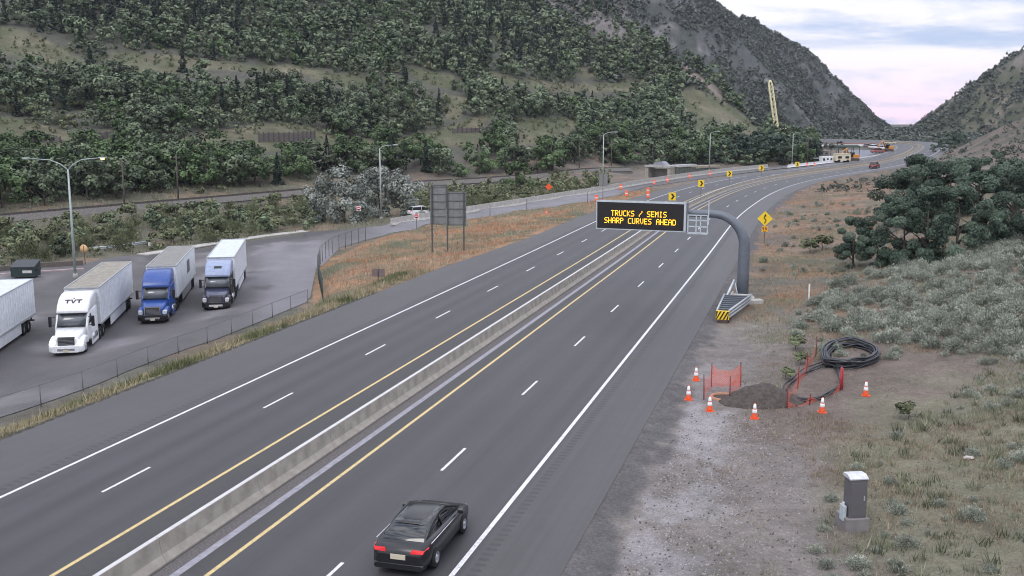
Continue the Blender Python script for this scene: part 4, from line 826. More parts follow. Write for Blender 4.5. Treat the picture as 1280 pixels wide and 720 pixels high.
        if style.get('logo'):
            b = MB(); f2 = lambda z: 3.2-.08+(z-3.42)*(.75/.44); b.add([(-.34, f2(3.5), 3.5), (.34, f2(3.5), 3.5), (.34, f2(3.66), 3.66), (-.34, f2(3.66), 3.66)]+[(-.34, f2(3.5)+.04, 3.5), (.34, f2(3.5)+.04, 3.5), (.34, f2(3.66)+.04, 3.66), (-.34, f2(3.66)+.04, 3.66)], [(0, 1, 2, 3), (0, 4, 5, 1), (1, 5, 6, 2), (2, 6, 7, 3), (3, 7, 4, 0)]); P('badge', b, M['signblack'], rf)
    b = MB(); b.box((0, ty+TL/2, (tz0+tz1)/2), (2*TW, TL, tz1-tz0)); tr = P('trailer_box', b, sidem, e_, .03)
    b = MB(); b.box((0, ty+TL/2, tz1+.02), (2*TW-.16, TL-.16, .03)); P('trailer_roof', b, roofm, tr)
    b = MB()
    for sx in (-1, 1):
        b.box((sx*(TW-.02), ty+TL/2, tz1+.02), (.1, TL+.02, .1)); b.box((sx*(TW+.012), ty+TL/2, tz0+.03), (.05, TL+.02, .16))
    b.box((0, ty-.01, tz1+.02), (2*TW, .08, .1)); b.box((0, ty+TL+.01, tz1+.02), (2*TW, .08, .1)); P('trailer_rail', b, M['galv'], tr)
    if style.get('ribs', True):
        for sx in (-1, 1):
            b = MB(); b.box((sx*(TW+.003), ty+TL/2, tz1-.16), (.012, TL-.1, .05))
            for k in range(1, 26): b.box((sx*(TW+.004), ty+TL*k/26, (tz0+tz1)/2+.1), (.014, .05, tz1-tz0-.47))
            P('side_ribs', b, mat('rib_shade', (.58, .60, .66), .5), tr)
    for sx in (-1, 1):
        b = MB(); b.box((sx*(TW-.06), ty+TL*.50, .72), (.05, TL*.46, .82)); P('side_skirt', b, style.get('skirt', M['trailer']), tr)
        for y in (ty+TL-3.2, ty+TL-1.95): wheel(e_, sx*.98, y, .5, .56, sx, name='trailer_wheel')
    if style.get('reefer', False): b = MB(); b.box((0, ty-.28, 3.2), (1.9, .5, 1.5)); b.box((0, ty-.2, 2.2), (1.6, .36, .4)); P('cooling_unit', b, M['grille'], tr)
    b = MB(); b.box((0, ty+TL-2.5, .95), (1.0, 3.6, .3)); b.box((0, ty+TL+.02, .62), (2.3, .1, .12)); b.box((-.9, ty+TL, .85), (.1, .1, .5)); b.box((.9, ty+TL, .85), (.1, .1, .5)); P('bogie', b, M['black'], tr)
    for sx in (-1, 1): b = MB(); b.box((sx*.85, ty+2.6, .65), (.14, .14, 1.1)); P('landing_leg', b, M['galv'], tr)
    if style.get('poster'):
        b = MB(); b.box((TW+.012, ty+TL*.60, 2.85), (.015, 2.1, 1.25)); P('poster', b, mat('dark_poster', (.12, .115, .13), .6, var=.5, scale=6), tr)
    return e_
lorry(83, 446, -3, 11, 'white truck with TVT lettering on its roof fairing and a tan-roofed white trailer', M['white'], M['white'], M['roof_tan'], M['trailer'], dict(tvt=1, lit=1, bumper=M['white'], reefer=1, fender=M['white']))
lorry(191, 405.5, -3, 11, 'blue truck with chrome grille and grey-roofed trailer, a dark square on its side', M['blue'], M['blue'], M['roof_grey'], M['trailer'], dict(chrome=1, poster=1, ribs=False, bumper=M['black'], fender=M['blue'], skirt=mat('grey_skirt', (.36, .35, .36), .6)))
lorry(270, 389, -3, 10.5, 'dark-hooded truck with a pale blue roof fairing and a white-roofed trailer, rightmost in the lot', M['paleblue'], M['darkblue'], M['roof_white'], M['trailer'], dict(logo=1, lower=M['black'], dark=1, fender=M['black'], ribs=False, platex=0))
lorry(-100, 494, -3, 10, 'white ribbed trailer at the left edge of the lot, only its rear half in view', M['white'], M['white'], M['roof_white'], M['trailer'], dict(tractor=True))
# ---- cars
def car(loc, rz, label, paint, sc=1.0, style='sedan', cat='car', group=None, lights=False):
    e_ = empty('van' if cat == 'van' else 'car', loc, rz, label, cat, group)
    b = MB(); b.loft([rr(.70, .36, .72, .1, -2.42), rr(.86, .27, .98, .14, -2.30), rr(.91, .22, 1.04, .16, -1.6), rr(.93, .2, .99, .16, 0), rr(.92, .2, .96, .16, 1.0), rr(.89, .22, .86, .16, 1.9), rr(.82, .26, .72, .14, 2.28), rr(.66, .34, .6, .1, 2.44)]); body = b.build('body', paint, e_)
    tall = .25 if style != 'sedan' else 0; bk = -2.25 if style != 'sedan' else -1.95
    b = MB(); b.loft([rr(.74, .88, 1.02, .06, bk), rr(.69, .9, 1.36+tall, .14, -1.15 if style == 'sedan' else -2.0), rr(.66, .9, 1.45+tall, .16, -.35), rr(.66, .9, 1.43+tall, .16, .25), rr(.70, .9, 1.2+tall*.6, .12, .95), rr(.76, .86, .96, .05, 1.45)]); b.build('windows', M['glass'], e_)
    b = MB(); ys = [-1.3, -.9, -.35, .25, .55] if style == 'sedan' else [-2.0, -1.2, -.35, .25, .55]; zs = {-1.3: 1.305, -.9: 1.385, -.35: 1.45, .25: 1.43, .55: 1.335}
    if style != 'sedan': zs = {-2.0: 1.60, -1.2: 1.66, -.35: 1.70, .25: 1.68, .55: 1.58}
    secs = []
    for y in ys: z = zs[y]; secs.append([(.64, y, z-.08), (.55, y, z-.01), (.3, y, z+.02), (-.3, y, z+.02), (-.55, y, z-.01), (-.64, y, z-.08), (-.3, y, z-.04), (.3, y, z-.04)])
    b.loft(secs); b.build('roof', paint, e_)
    for sx in (-1, 1):
        b = MB(); b.tube([(sx*.70, -1.75 if style == 'sedan' else -2.15, 1.06), (sx*.655, -1.0 if style == 'sedan' else -1.9, 1.33+tall), (sx*.62, -.3, 1.415+tall), (sx*.63, .3, 1.39+tall), (sx*.74, 1.38, 1.0)], .035, 6); b.tube([(sx*.72, -.35, 1.0), (sx*.645, -.4, 1.37+tall)], .04, 6); b.build('pillars', paint, e_)
        b = MB(); b.tube([(sx*.935, -1.9, .985), (sx*.94, 0, .965), (sx*.92, 1.3, .935)], .018, 5); b.build('trim_strip', M['chrome'], e_)
        b = MB(); b.box((sx*1.0, .85, 1.02), (.2, .12, .13)); b.build('mirror', paint, e_, .02)
        b = MB(); b.loft([[(sx*x, y, z) for x, y, z in ((.42, -2.43, .80), (.80, -2.37, .79), (.86, -2.30, .90), (.46, -2.41, .91))], [(sx*x, y, z) for x, y, z in ((.42, -2.2, .80), (.86, -2.1, .79), (.905, -2.0, .91), (.46, -2.2, .91))]], 0, False); b.build('tail_light', M['tail'], e_)
        b = MB(); b.loft([[(sx*q[0], q[1], q[2]) for q in ((.5, 2.40, .56), (.72, 2.32, .58), (.74, 2.28, .72), (.5, 2.36, .68))], [(sx*q[0], q[1], q[2]) for q in ((.5, 2.2, .56), (.8, 2.1, .58), (.82, 2.05, .74), (.5, 2.15, .7))]], 0, False); b.build('headlight', M['head'] if lights else M['lens'], e_)
        for y in (-1.42, 1.43): wheel(e_, sx*.84, y, .335, .23, sx)
    b = MB(); b.box((0, -2.425, .66), (.5, .03, .16)); b.build('number_plate', M['plate'], e_); b = MB(); b.loft([rr(.8, .25, .42, .06, -2.44), rr(.86, .24, .45, .06, -2.2)]); b.build('bumper', M['black'], e_)
    b = MB(); b.loft([rr(.55, .36, .5, .05, 2.46), rr(.6, .36, .52, .05, 2.3)]); b.build('grille', M['grille'], e_)
    e_.scale = (sc, sc, sc); return e_
sc_r = sd([-2.15], [32.3])[0][0]; p = road(sc_r, -1.63); car((p[0], p[1], .006), heading(sc_r)+.02, 'black sedan driving away in the right-hand lane at the foot of the picture', M['black'], 1.0)
g = G(526, 271, -2.0); car((g[0], g[1]+2.2, -2.0), -math.radians(60), 'white car on the ramp, half hidden behind the grey sign panels', M['white'], 1.0, 'van')
ss = np.arange(200, 460, .5); pp = road(ss, -1.9); uu, vv = proj(pp[:, 0], pp[:, 1], 0*pp[:, 0]); s = ss[np.argmin(np.abs(uu-1093))]; p = road(s, -1.9); car((*p, .006), heading(s), 'small dark red car far away on the bend', mat('dark_red_paint', (.12, .015, .015), .3), 1.15, 'van')
# ---- traffic cones, barrels, utility works
def cone(u, v, lab):
    g = T(u, v); e_ = empty('traffic_cone', g, random.uniform(-.4, .4), lab, 'traffic cone', 'orange cones around the utility works')
    b = MB(); b.box((0, 0, .02), (.40, .40, .05)); b.build('base', M['orange'], e_, .01)
    b = MB(); b.lathe([(0, .045), (.165, .045), (.15, .10), (.045, .76), (.035, .78), (0, .78)], n=16); b.build('body', M['orange'], e_)
    b = MB(); b.lathe([(.124, .30), (.126, .302), (.098, .47), (.094, .47)], n=16); b.build('lower_band', M['reflw'], e_); b = MB(); b.lathe([(.088, .52), (.089, .522), (.053, .74), (.05, .74)], n=16); b.build('upper_band', M['reflw'], e_)
cone(870, 476, 'orange cone nearest the road shoulder, farthest up the verge'); cone(860.5, 500, 'orange cone nearest the shoulder, left of the net pen'); cone(887, 514, 'orange cone in front of the small orange net pen'); cone(943, 523.5, 'orange cone in front of the dirt pile'); cone(1027.5, 516, 'orange cone in front of the coiled conduit'); cone(1082, 495, 'orange cone on bare dirt, rightmost of the cones')
barrels = [(745.5, 251, 1, 'left of the sign board'), (776, 236.5, 1, 'third along the ramp'), (783, 245, 1, 'on the gore near the sign board'), (810, 247, 1, 'on the gore above the board'), (810, 241, 1, 'behind another on the gore'), (817.5, 230.5, 1, 'on the ramp edge'), (834.5, 227.5, 1, 'beside the underpass'), (862, 222.5, 1, 'below the grey pipes'), (887.5, 219, 1, 'at the foot of the far lamp'), (1009, 207.5, 1, 'left of the white trailer'), (1018, 207.5, 1, 'nearer the white trailer'), (1041, 202.5, 1, 'in front of the cream machine'), (683, 267.5, .55, 'lying small in the dry grass island')]
for u, v, sz, lab in barrels:
    g = G(u, v, 0) if sz == 1 else T(u, v); zz = max(g[2], float(HG(g[0], g[1]))) ; e_ = empty('traffic_barrel', (g[0], g[1], zz), 0, 'orange plastic barrel '+lab, 'traffic barrel', 'orange roadworks barrels')
    b = MB(); s_ = 1.05*sz; b.lathe([(0, 0), (.33*s_, 0), (.33*s_, .1*s_), (.29*s_, .11*s_), (.25*s_, .95*s_), (.22*s_, 1.0*s_), (0, 1.0*s_)], n=14); b.build('body', M['orange'], e_)
    b = MB(); b.lathe([(.279*s_, .38*s_), (.283*s_, .38*s_), (.274*s_, .56*s_), (.27*s_, .56*s_)], n=14); b.build('band', M['reflw'], e_)
def netfence(pts, h, label, sag=.12, group='orange net fences at the works'):
    P = [T(u, v) for u, v in pts]; o0 = P[0]; e_ = empty('net_fence', o0, 0, label, 'net fence', group)
    for p in P: q = p-o0; b = MB(); b.tube([(q[0], q[1], q[2]-.2), (q[0]+random.uniform(-.05, .05), q[1], q[2]+h+.12)], .028, 6); b.build('post', mat('red_stake', (.14, .02, .02), .6), e_)
    V = []; UV = []; acc = 0
    for i in range(len(P)-1):
        a, c = P[i]-o0, P[i+1]-o0; n = 10
        for k in range(n+(1 if i == len(P)-2 else 0)):
            t = k/n; q = a*(1-t)+c*t; sg = sag*math.sin(PI*t)*(1+.5*random.random()); wv = .06*math.sin(9*t+i); V += [(q[0]+wv, q[1]+wv, q[2]+.02), (q[0], q[1], q[2]+h-sg)]; L_ = acc+t*np.linalg.norm(c-a); UV += [(L_, 0), (L_, h)]
        acc += np.linalg.norm(c-a)
    F = [(2*i, 2*i+2, 2*i+3, 2*i+1) for i in range(len(V)//2-1)]; mesh_np('netting', np.array(V), np.array(F), M['net'], parent=e_, uv=np.array(UV)); return e_
netfence([(880, 500.5), (889, 484), (926, 483), (912, 503)], 1.25, 'small square pen of orange netting on dark stakes beside the dirt pile', .32)
netfence([(984, 511), (997, 486), (1008, 466), (1020, 446)], 1.1, 'long low run of sagging orange netting left of the coiled conduit', .5)
netfence([(984, 511), (1012, 506), (1050, 489)], .45, 'collapsed orange netting lying in front of the coiled conduit', .35)
g = T(1050, 488); b = MB(); b.tube([(0, 0, -.2), (.03, 0, 1.25)], .06, 8); b.tube([(.14, .05, -.2), (.12, .05, 1.15)], .045, 6); o = b.build('red_stake', mat('red_paint_stake', (.35, .03, .04), .6)); o.location = g; tag(o, 'pair of red stakes standing in front of the coiled black conduit', 'stake')
g = T(905, 498); b = MB(); b.lathe([(.72, .0), (.72, .16), (.60, .16), (.60, .0)], n=28); o = b.build('manhole_ring', mat('pit_rim', (.42, .22, .14), .8, var=.2)); o.location = g-np.array([0, 0, .03]); tag(o, 'round rusty rim of a pit inside the orange net pen', 'manhole')
b = MB(); b.lathe([(0, .05), (.598, .05), (.598, .07), (0, .07)], n=28); b.build('cover', M['spoil'], o)
# dirt pile
g = T(952, 502); xs = np.linspace(-2.6, 2.6, 50); ys = np.linspace(-1.9, 1.9, 40); XX, YY = np.meshgrid(xs, ys, indexing='ij'); rr_ = (XX/2.3)**2+(YY/1.55)**2
hh = np.clip(1-np.sqrt(rr_), -.2, 1)*1.15*(1+.25*fbm(XX, YY, 1.2, 3))+.09*fbm(XX+5, YY, .4, 3); zz = HG(XX+g[0], YY+g[1])-g[2]; ZZ = np.where(hh > 0, zz+hh, zz-.12); ix = np.arange(50*40).reshape(50, 40); F = np.stack([ix[:-1, :-1], ix[1:, :-1], ix[1:, 1:], ix[:-1, 1:]], -1).reshape(-1, 4)
o = mesh_np('dirt_pile', np.stack([XX, YY, ZZ], -1).reshape(-1, 3), F, M['spoil'], smooth=True); o.location = g; tag(o, 'heap of dark dug earth between the net pen and the coiled conduit', 'dirt pile')
# conduit: two loose coils in a figure of eight
def coil(cpx, ru, rv_, turns, label, z0, rad=.055, seed=1, tw=0.0):
    rnd = random.Random(seed); g = T(*cpx); o0 = g; b = MB()
    for t in range(turns):
        pts = []; du, dv, ds = rnd.uniform(-3, 3), rnd.uniform(-1.5, 1.5), rnd.uniform(.86, 1.08); ph = rnd.random()*6
        for a in np.linspace(0, 2*PI, 56):
            u = cpx[0]+du+ru*ds*math.cos(a+tw*math.sin(a)); v = cpx[1]+dv+rv_*ds*math.sin(a)+tw*10*math.cos(a)
            p = T(u, v); pts.append((p[0]-o0[0], p[1]-o0[1], p[2]-o0[2]+.07+z0*(t/turns)+.05*math.sin(2*a+ph)+.04*math.sin(5*a+2*ph)))
        b.tube(pts, rad, 6)
    o = b.build('conduit_coil', M['cable']); o.location = o0; tag(o, label, 'conduit coil', 'coils of black conduit'); return o
def strand_set(name, closed, n, spread, rad, label, seed, lift):
    rnd = random.Random(seed); P0 = catmull(closed+closed[:1], 4.0); o0 = T(*closed[0]); b = MB(); c0 = P0.mean(0)
    for t in range(n):
        k = rnd.uniform(.90, 1.10); du, dv = rnd.gauss(0, spread), rnd.gauss(0, spread*.45); ph = rnd.random()*6; pts = []
        for i, (u, v) in enumerate(P0):
            uu, vv = c0[0]+(u-c0[0])*k+du, c0[1]+(v-c0[1])*k+dv; p = T(uu, vv); pts.append((p[0]-o0[0], p[1]-o0[1], p[2]-o0[2]+.06+lift*t/n+.05*math.sin(i*.35+ph)+.04*math.sin(i*.9+2*ph)))
        b.tube(pts, rad, 6)
    o = b.build(name, M['cable']); o.location = o0; return tag(o, label, 'conduit coil', 'coils of black conduit')
UP = [(1034, 459), (1031, 448), (1043, 438), (1067, 434), (1088, 440), (1095, 449), (1084, 457), (1060, 461)]
LO = [(1040, 457), (1010, 467), (988, 483), (984, 495), (998, 503), (1030, 498), (1049, 484), (1047, 468)]
strand_set('conduit_coil', UP, 15, 1.6, .055, 'wide loose coil of black conduit on bare dirt, the farther and wider loop', 2, .5)
strand_set('conduit_coil', LO, 4, 2.2, .036, 'thinner loose loop of black conduit lying behind the orange netting', 5, .2)
# cabinet
g = T(1066, 661); cb = empty('utility_cabinet', g, .12, 'tall grey utility cabinet with a bare metal top on a concrete plinth at lower right', 'utility cabinet')
b = MB(); b.box((0, .1, .18), (.85, .95, .62)); b.build('plinth', mat('plinth_conc', (.20, .185, .185), .9, var=.15, bump=.2), cb, .02); b = MB(); b.box((.02, .0, 1.18), (.62, .52, 1.4)); b.build('body', M['cabinet'], cb, .015)
b = MB(); b.loft([[(-.33, -.29, 1.88), (.35, -.29, 1.88), (.35, -.29, 1.93), (-.33, -.29, 1.93)], [(-.33, -.05, 1.88), (.35, -.05, 1.88), (.35, -.05, 2.03), (-.33, -.05, 2.03)], [(-.33, .3, 1.88), (.35, .3, 1.88), (.35, .3, 2.0), (-.33, .3, 2.0)]], 0, False); b.build('top_hood', M['cabtop'], cb, .01)
b = MB(); b.box((.02, -.265, 1.15), (.54, .015, 1.22)); dr = b.build('door', M['cabinet'], cb, .006); b = MB(); b.box((.22, -.285, 1.2), (.04, .03, .16)); b.build('handle', M['galv'], dr)
b = MB(); b.box((-.40, .0, .62), (.12, .3, .55)); b.tube([(-.40, 0, .4), (-.40, 0, 1.0)], .06, 8); b.build('conduit_box', M['frame'], cb, .01); b = MB(); b.box((.42, .1, .62), (.09, .1, .36)); b.build('end_post', M['reflw'], cb, .01)
# loose rocks
def rock(u, v, sz, lab, seed):
    g = T(u, v); rnd = np.random.default_rng(seed); b = MB(); prof = []
    secs = []
    for k, t in enumerate(np.linspace(0, 1, 6)):
        r_ = math.sin(PI*(.12+.84*t))**.7; secs.append([(sz[0]*(t-.5), sz[1]*r_*math.cos(a)*(1+.2*rnd.standard_normal()*.5), sz[2]*(.35+.65*r_*math.sin(a)*(1+.15*rnd.standard_normal()))) for a in np.linspace(0, 2*PI, 9)[:-1]])
    b.loft(secs, 0, False); o = b.build('rock', M['rock']); o.location = g; o.rotation_euler.z = rnd.uniform(-.6, .6); tag(o, lab, 'rock', 'loose pale rocks')
rock(1211, 574, (.5, .16, .13), 'single pale pinkish rock in the grass at lower right', 1); rock(1068, 405, (1.1, .2, .2), 'long white rock lying flat in the sagebrush, left of a pair', 2); rock(1102, 406, (.8, .25, .25), 'white rock in the sagebrush right of a long flat one', 3); rock(1096, 421, (.5, .25, .22), 'grey-white rock below the white rocks in the sagebrush', 4); rock(1268, 358, (.9, .2, .2), 'pale rock at the right edge of the sagebrush slope', 5)
# ---- far works: underpass, long boxes, crane, machines
def yaw_of(u): return 0
g = G(828, 220, -1.2); e_ = empty('concrete_underpass', (g[0], g[1]+3, float(HG(g[0], g[1]+3))-.4), -.7, 'small concrete underpass with a dark opening beside the ramp', 'underpass'); b = MB()
b.box((-3.6, 0, 1.6), (1.0, 3.4, 3.6)); b.box((3.6, 0, 1.6), (1.0, 3.4, 3.6)); b.box((0, 1.6, 1.4), (6.2, .2, 3.0)); b.build('wall', M['concrete'], e_); b = MB(); b.box((0, 0, 3.7), (8.4, 3.8, .55)); b.build('deck', M['concl'], e_); b = MB(); b.loft([[(-2.2, y, 3.98), (-1.2, y, 4.9), (.8, y, 5.1), (2.0, y, 4.2), (2.2, y, 3.98)] for y in (-1.2, 1.2)], 0, False); b.build('tarp', M['lead'], e_)
for u0, u1, vb, lab in ((844, 866, 218, 'long grey-green box with a pale top, nearer the underpass'), (868, 896, 216, 'long grey-green box with a tan top, farther right')):
    a = G(u0, vb, -.8); c = G(u1, vb-1.5, -.8); L_ = math.hypot(c[0]-a[0], c[1]-a[1]); e_ = empty('long_box', (*((a+c)/2)[:2], float(HG(*((a+c)/2)[:2]))), math.atan2(c[1]-a[1], c[0]-a[0]), lab, 'container', 'long boxes beside the ramp')
    ht = CH-((207.5 if u0 < 850 else 208.5)-150)/FPX*((a+c)/2)[1]-e_.location.z; ht = max(1.8, ht)
    b = MB(); b.box((0, 0, ht/2-.2), (L_-.3, 2.2, ht)); b.build('body', mat('greygreen', (.10, .115, .10), .7), e_); b = MB(); b.box((0, 0, ht+.42), (L_, 2.4, .55)); b.build('top', M['lens'] if u0 < 850 else M['conctan'], e_)
    b = MB()
    for k in range(7): b.box((-L_/2+.3+(L_-.6)*k/6, -1.13, ht/2-.2), (.12, .08, ht))
    b.build('ribs', mat('greygreen2', (.08, .09, .08), .7), e_)
# crane
Zc = 470; bs_ = np.array(ptZ(969.5, 176, Zc)); tp = np.array(ptZ(956, 102, Zc+6)); gz_ = float(HG(bs_[0], bs_[1]))
cr_ = empty('crawler_crane', (bs_[0], bs_[1], gz_), 0, 'pale yellow lattice-boom crane rising behind the trees at the far bend', 'crane'); o0 = np.array([bs_[0], bs_[1], gz_])
b = MB(); ax = tp-bs_; Lb = np.linalg.norm(ax); ax /= Lb; sx_ = np.cross(ax, [0, 1, 0]); sx_ /= np.linalg.norm(sx_); sy_ = np.cross(ax, sx_); ch = []
def wdt(t): return .25+.55*min(1, t/.10, (1-t)/.08)
for i, j in ((1, 1), (1, -1), (-1, -1), (-1, 1)):
    b.tube([bs_+ax*Lb*t+(sx_*i+sy_*j)*wdt(t)-o0 for t in (0, .1, .5, .92, 1)], .19, 6)
n = 16
for k in range(n):
    for (i, j), (i2, j2) in (((1, 1), (-1, 1)), ((-1, 1), (-1, -1)), ((-1, -1), (1, -1)), ((1, -1), (1, 1))):
        t0, t1 = k/n, (k+1)/n
        if k % 2: i, i2, j, j2 = i2, i, j2, j
        b.tube([bs_+ax*Lb*t0+(sx_*i+sy_*j)*wdt(t0)-o0, bs_+ax*Lb*t1+(sx_*i2+sy_*j2)*wdt(t1)-o0], .16, 5)
b.build('boom', M['boom'], cr_)
b = MB(); b.tube([tp-o0, bs_+np.array([5.5, 2, 5.5])-o0], .06, 4); b.tube([tp-o0, tp+np.array([.7, 0, -14])-o0], .05, 4); b.build('cables', M['rust'], cr_)
b = MB(); b.box((2.5, 0, 2.6), (6.5, 3.2, 2.6)); b.box((-1.6, -1.2, 3.2), (1.8, 1.4, 2.2)); b.build('house', M['boom'], cr_, .1)
for sy in (-1.9, 1.9): b = MB(); b.loft([[(-3.4, sy-.45, .5), (-3.0, sy-.45, 0), (3.0, sy-.45, 0), (3.4, sy-.45, .5), (3.0, sy-.45, 1.0), (-3.0, sy-.45, 1.0)], [(-3.4, sy+.45, .5), (-3.0, sy+.45, 0), (3.0, sy+.45, 0), (3.4, sy+.45, .5), (3.0, sy+.45, 1.0), (-3.0, sy+.45, 1.0)]], 0, False); b.build('track', M['rust'], cr_)
def at_ground(u, v, z=0): g = G(u, v, z); return np.array([g[0], g[1], max(-.02, float(HG(g[0], g[1])))])
g = at_ground(980, 183); o = empty('work_light', g, 0, 'lit yellow work lamp on a stand beside the crane', 'work lamp'); zl = CH-(174-150)/FPX*(g[1]+2)-g[2]; b = MB(); b.tube([(0, 0, 0), (0, 0, zl)], .08, 6); b.build('stand', M['rust'], o); b = MB(); b.lathe([(0, -.5), (.4, -.4), (.6, 0), (.4, .4), (0, .5)], (0, 0, zl), 12); b.build('lamp', mat('work_lamp', (.8, .7, .3), .4, emit=(1, .85, .3), estr=1.2), o)
def site_box(u, v, wpx, hpx, dep, label, cat, bodym, name, roofm=None, wheels=False, windows=0, rz=-.5):
    g = at_ground(u, v); k = (g[1]+2)/FPX; W, Hh = wpx*k/.92, hpx*k; e_ = empty(name, g, rz, label, cat); z0 = .5 if wheels else 0.05
    b = MB(); b.box((0, 0, (Hh+z0)/2), (W, dep, Hh-z0)); bo = b.build('body', bodym, e_, .08); b = MB(); b.box((0, 0, Hh+.08), (W+.15, dep+.15, .14)); b.build('roof', roofm or bodym, e_)
    for i in range(windows): b = MB(); b.box((-W/2+W*(i+.5)/windows, -dep/2-.01, Hh*.62), (W/windows*.5, .06, Hh*.28)); b.build('window', M['glass'], e_)
    if wheels:
        for x in (-W*.3, W*.3):
            b = MB(); b.lathe([(0, -dep/2-.05), (.5, -dep/2-.05), (.5, dep/2+.05), (0, dep/2+.05)], (x, 0, .5), 14, axis='Y'); b.build('wheel', M['tyre'], e_)
    return e_
site_box(1032.5, 203, 13, 7, 2.6, 'white site trailer at the left end of the work zone', 'site trailer', M['white'], 'site_trailer', M['reflw'], True, 3, .1)
site_box(1052, 203, 17, 10, 2.8, 'cream coloured box truck in the work zone, right of the white trailer', 'box truck', M['cream'], 'box_truck', M['cream'], True, 2, .1)
site_box(1028, 196, 11, 7, 3, 'grey-brown shed behind the white site trailer', 'shed', mat('shed_grey', (.16, .15, .15), .8), 'site_shed', None, False, 2, .1)
def machine(u, v, lab, mm):
    g = at_ground(u, v); e_ = empty('excavator', g, .4, lab, 'excavator', 'orange machines in the work zone')
    for sy in (-1, 1): b = MB(); b.loft([[(x, sy-.3, z) for x, z in ((-1.9, .45), (-1.6, 0), (1.6, 0), (1.9, .45), (1.6, .9), (-1.6, .9))], [(x, sy+.3, z) for x, z in ((-1.9, .45), (-1.6, 0), (1.6, 0), (1.9, .45), (1.6, .9), (-1.6, .9))]], 0, False); b.build('track', M['rust'], e_)
    b = MB(); b.box((.5, 0, 1.6), (2.8, 2.4, 1.1)); b.build('engine_house', mm, e_, .1); b = MB(); b.box((-.9, -.6, 2.2), (1.3, 1.1, 1.6)); b.build('cab', M['glass'], e_, .1)
    b = MB(); b.tube([(-1.2, .4, 1.6), (-2.6, .4, 4.2), (-4.4, .4, 3.3)], [.3, .28, .2], 6); b.tube([(-4.4, .4, 3.3), (-4.8, .4, 1.0)], .2, 6); b.box((-4.9, .4, .6), (.9, 1.0, .8)); b.build('boom', mm, e_)
machine(1066, 201.5, 'orange excavator right of the cream box truck', M['constr']); machine(1110, 193, 'orange excavator near the far end of the work zone', M['constr'])
b = MB(); W = 9.0
g = at_ground(1056, 195.5); e_ = empty('canopy_shelter', g, .1, 'dark green flat canopy on thin legs behind the cream box truck', 'canopy')
zt = CH-(181-150)/FPX*(g[1]+2)-g[2]; b = MB(); b.loft([[(-5, -3, zt-.7), (5, -3, zt-.7), (5, -3, zt-.3), (-5, -3, zt-.3)], [(-5, 0, zt-.1), (5, 0, zt-.1), (5, 0, zt+.3), (-5, 0, zt+.3)], [(-5, 3, zt-.7), (5, 3, zt-.7), (5, 3, zt-.3), (-5, 3, zt-.3)]], 0, False); b.build('roof', mat('canopy_green', (.03, .045, .035), .8), e_)
for x in (-4.6, -1.5, 1.5, 4.6):
    for y in (-2.8, 2.8): b = MB(); b.box((x, y, (zt-.6)/2), (.18, .18, zt-.6)); b.build('leg', M['rust'], e_)
cars_far = [(1093, 185.8, 'white', 'white van parked in the far work zone, left of two others'), (1104, 187.5, 'white', 'white van parked in the far work zone, nearer the excavator'), (1112, 184.5, 'cream', 'cream van parked at the far right of the work zone'), (1097, 194.5, 'redroof', 'dull red van parked just inside the white barrier'), (1086, 184.5, 'polegrey', 'grey van parked at the back of the work zone')]
for u, v, mm, lab in cars_far: car(at_ground(u, v)+np.array([0, 0, .02]), -1.2+random.uniform(-.3, .3), lab, M[mm], 1.25, 'van', 'van', 'vans parked in the work zone')
# long low red-topped wall of the new ramp behind the works
strip('retaining_wall', [at_ground(u, v) for u, v in [(985, 184), (1020, 183.5), (1050, 183), (1078, 183.5), (1094, 184.5)]], .6, 1.2, M['reflw'], 'long low white wall with a red top at the back of the work zone', 'wall'); 
bpy.data.objects['retaining_wall']; wl2 = MB()
Pw = [at_ground(u, v)+np.array([0, 0, 1.2]) for u, v in [(985, 184), (1020, 183.5), (1050, 183), (1078, 183.5), (1094, 184.5)]]
wl2.tube([p+np.array([0, 0, .2]) for p in Pw], .25, 6); wl2.build('red_coping', M['redroof'], bpy.data.objects['retaining_wall'])
site_pad = strip('work_yard', [at_ground(u, v) for u, v in [(1062, 199), (1078, 192), (1092, 187.5)]], 26, .05, mat('blue_grey_yard', (.16, .17, .205), .8, var=.15, scale=.3), kind='structure')
# crib walls on the hillside
def crib(pts, hpx, label):
    P = [T(u, v) for u, v in pts]; o0 = P[0]; e_ = empty('crib_wall', o0, 0, label, 'retaining wall', 'post and plank walls on the hillside'); P = np.array(P); c = np.r_[0, np.cumsum(np.hypot(*np.diff(P[:, :2], axis=0).T))]
    k = P[0][1]/FPX; h = hpx*k; b = MB(); n = int(c[-1]/1.6); top = []
    for i in range(n+1):
        q = np.array([np.interp(c[-1]*i/n, c, P[:, j]) for j in range(3)])-o0; q[2] = float(HG(q[0]+o0[0], q[1]+o0[1]))-o0[2]
        pb = MB(); pb.box((q[0], q[1]-.15, q[2]+h/2-.2), (.28, .3, h+.5)); pb.build('post', M['wood'], e_); top.append(q)
    V = []; F = []
    for q in top: V += [(q[0], q[1], q[2]-.4), (q[0], q[1], q[2]+h*.9), (q[0], q[1]+.3, q[2]+h*.9), (q[0], q[1]+.3, q[2]-.4)]
    for i in range(len(top)-1):
        for j in range(4): F.append((4*i+j, 4*i+(j+1) % 4, 4*i+4+(j+1) % 4, 4*i+4+j))
    b.add(V, F); b.build('planks', mat('grey_planks', (.15, .13, .125), .9, var=.25), e_)
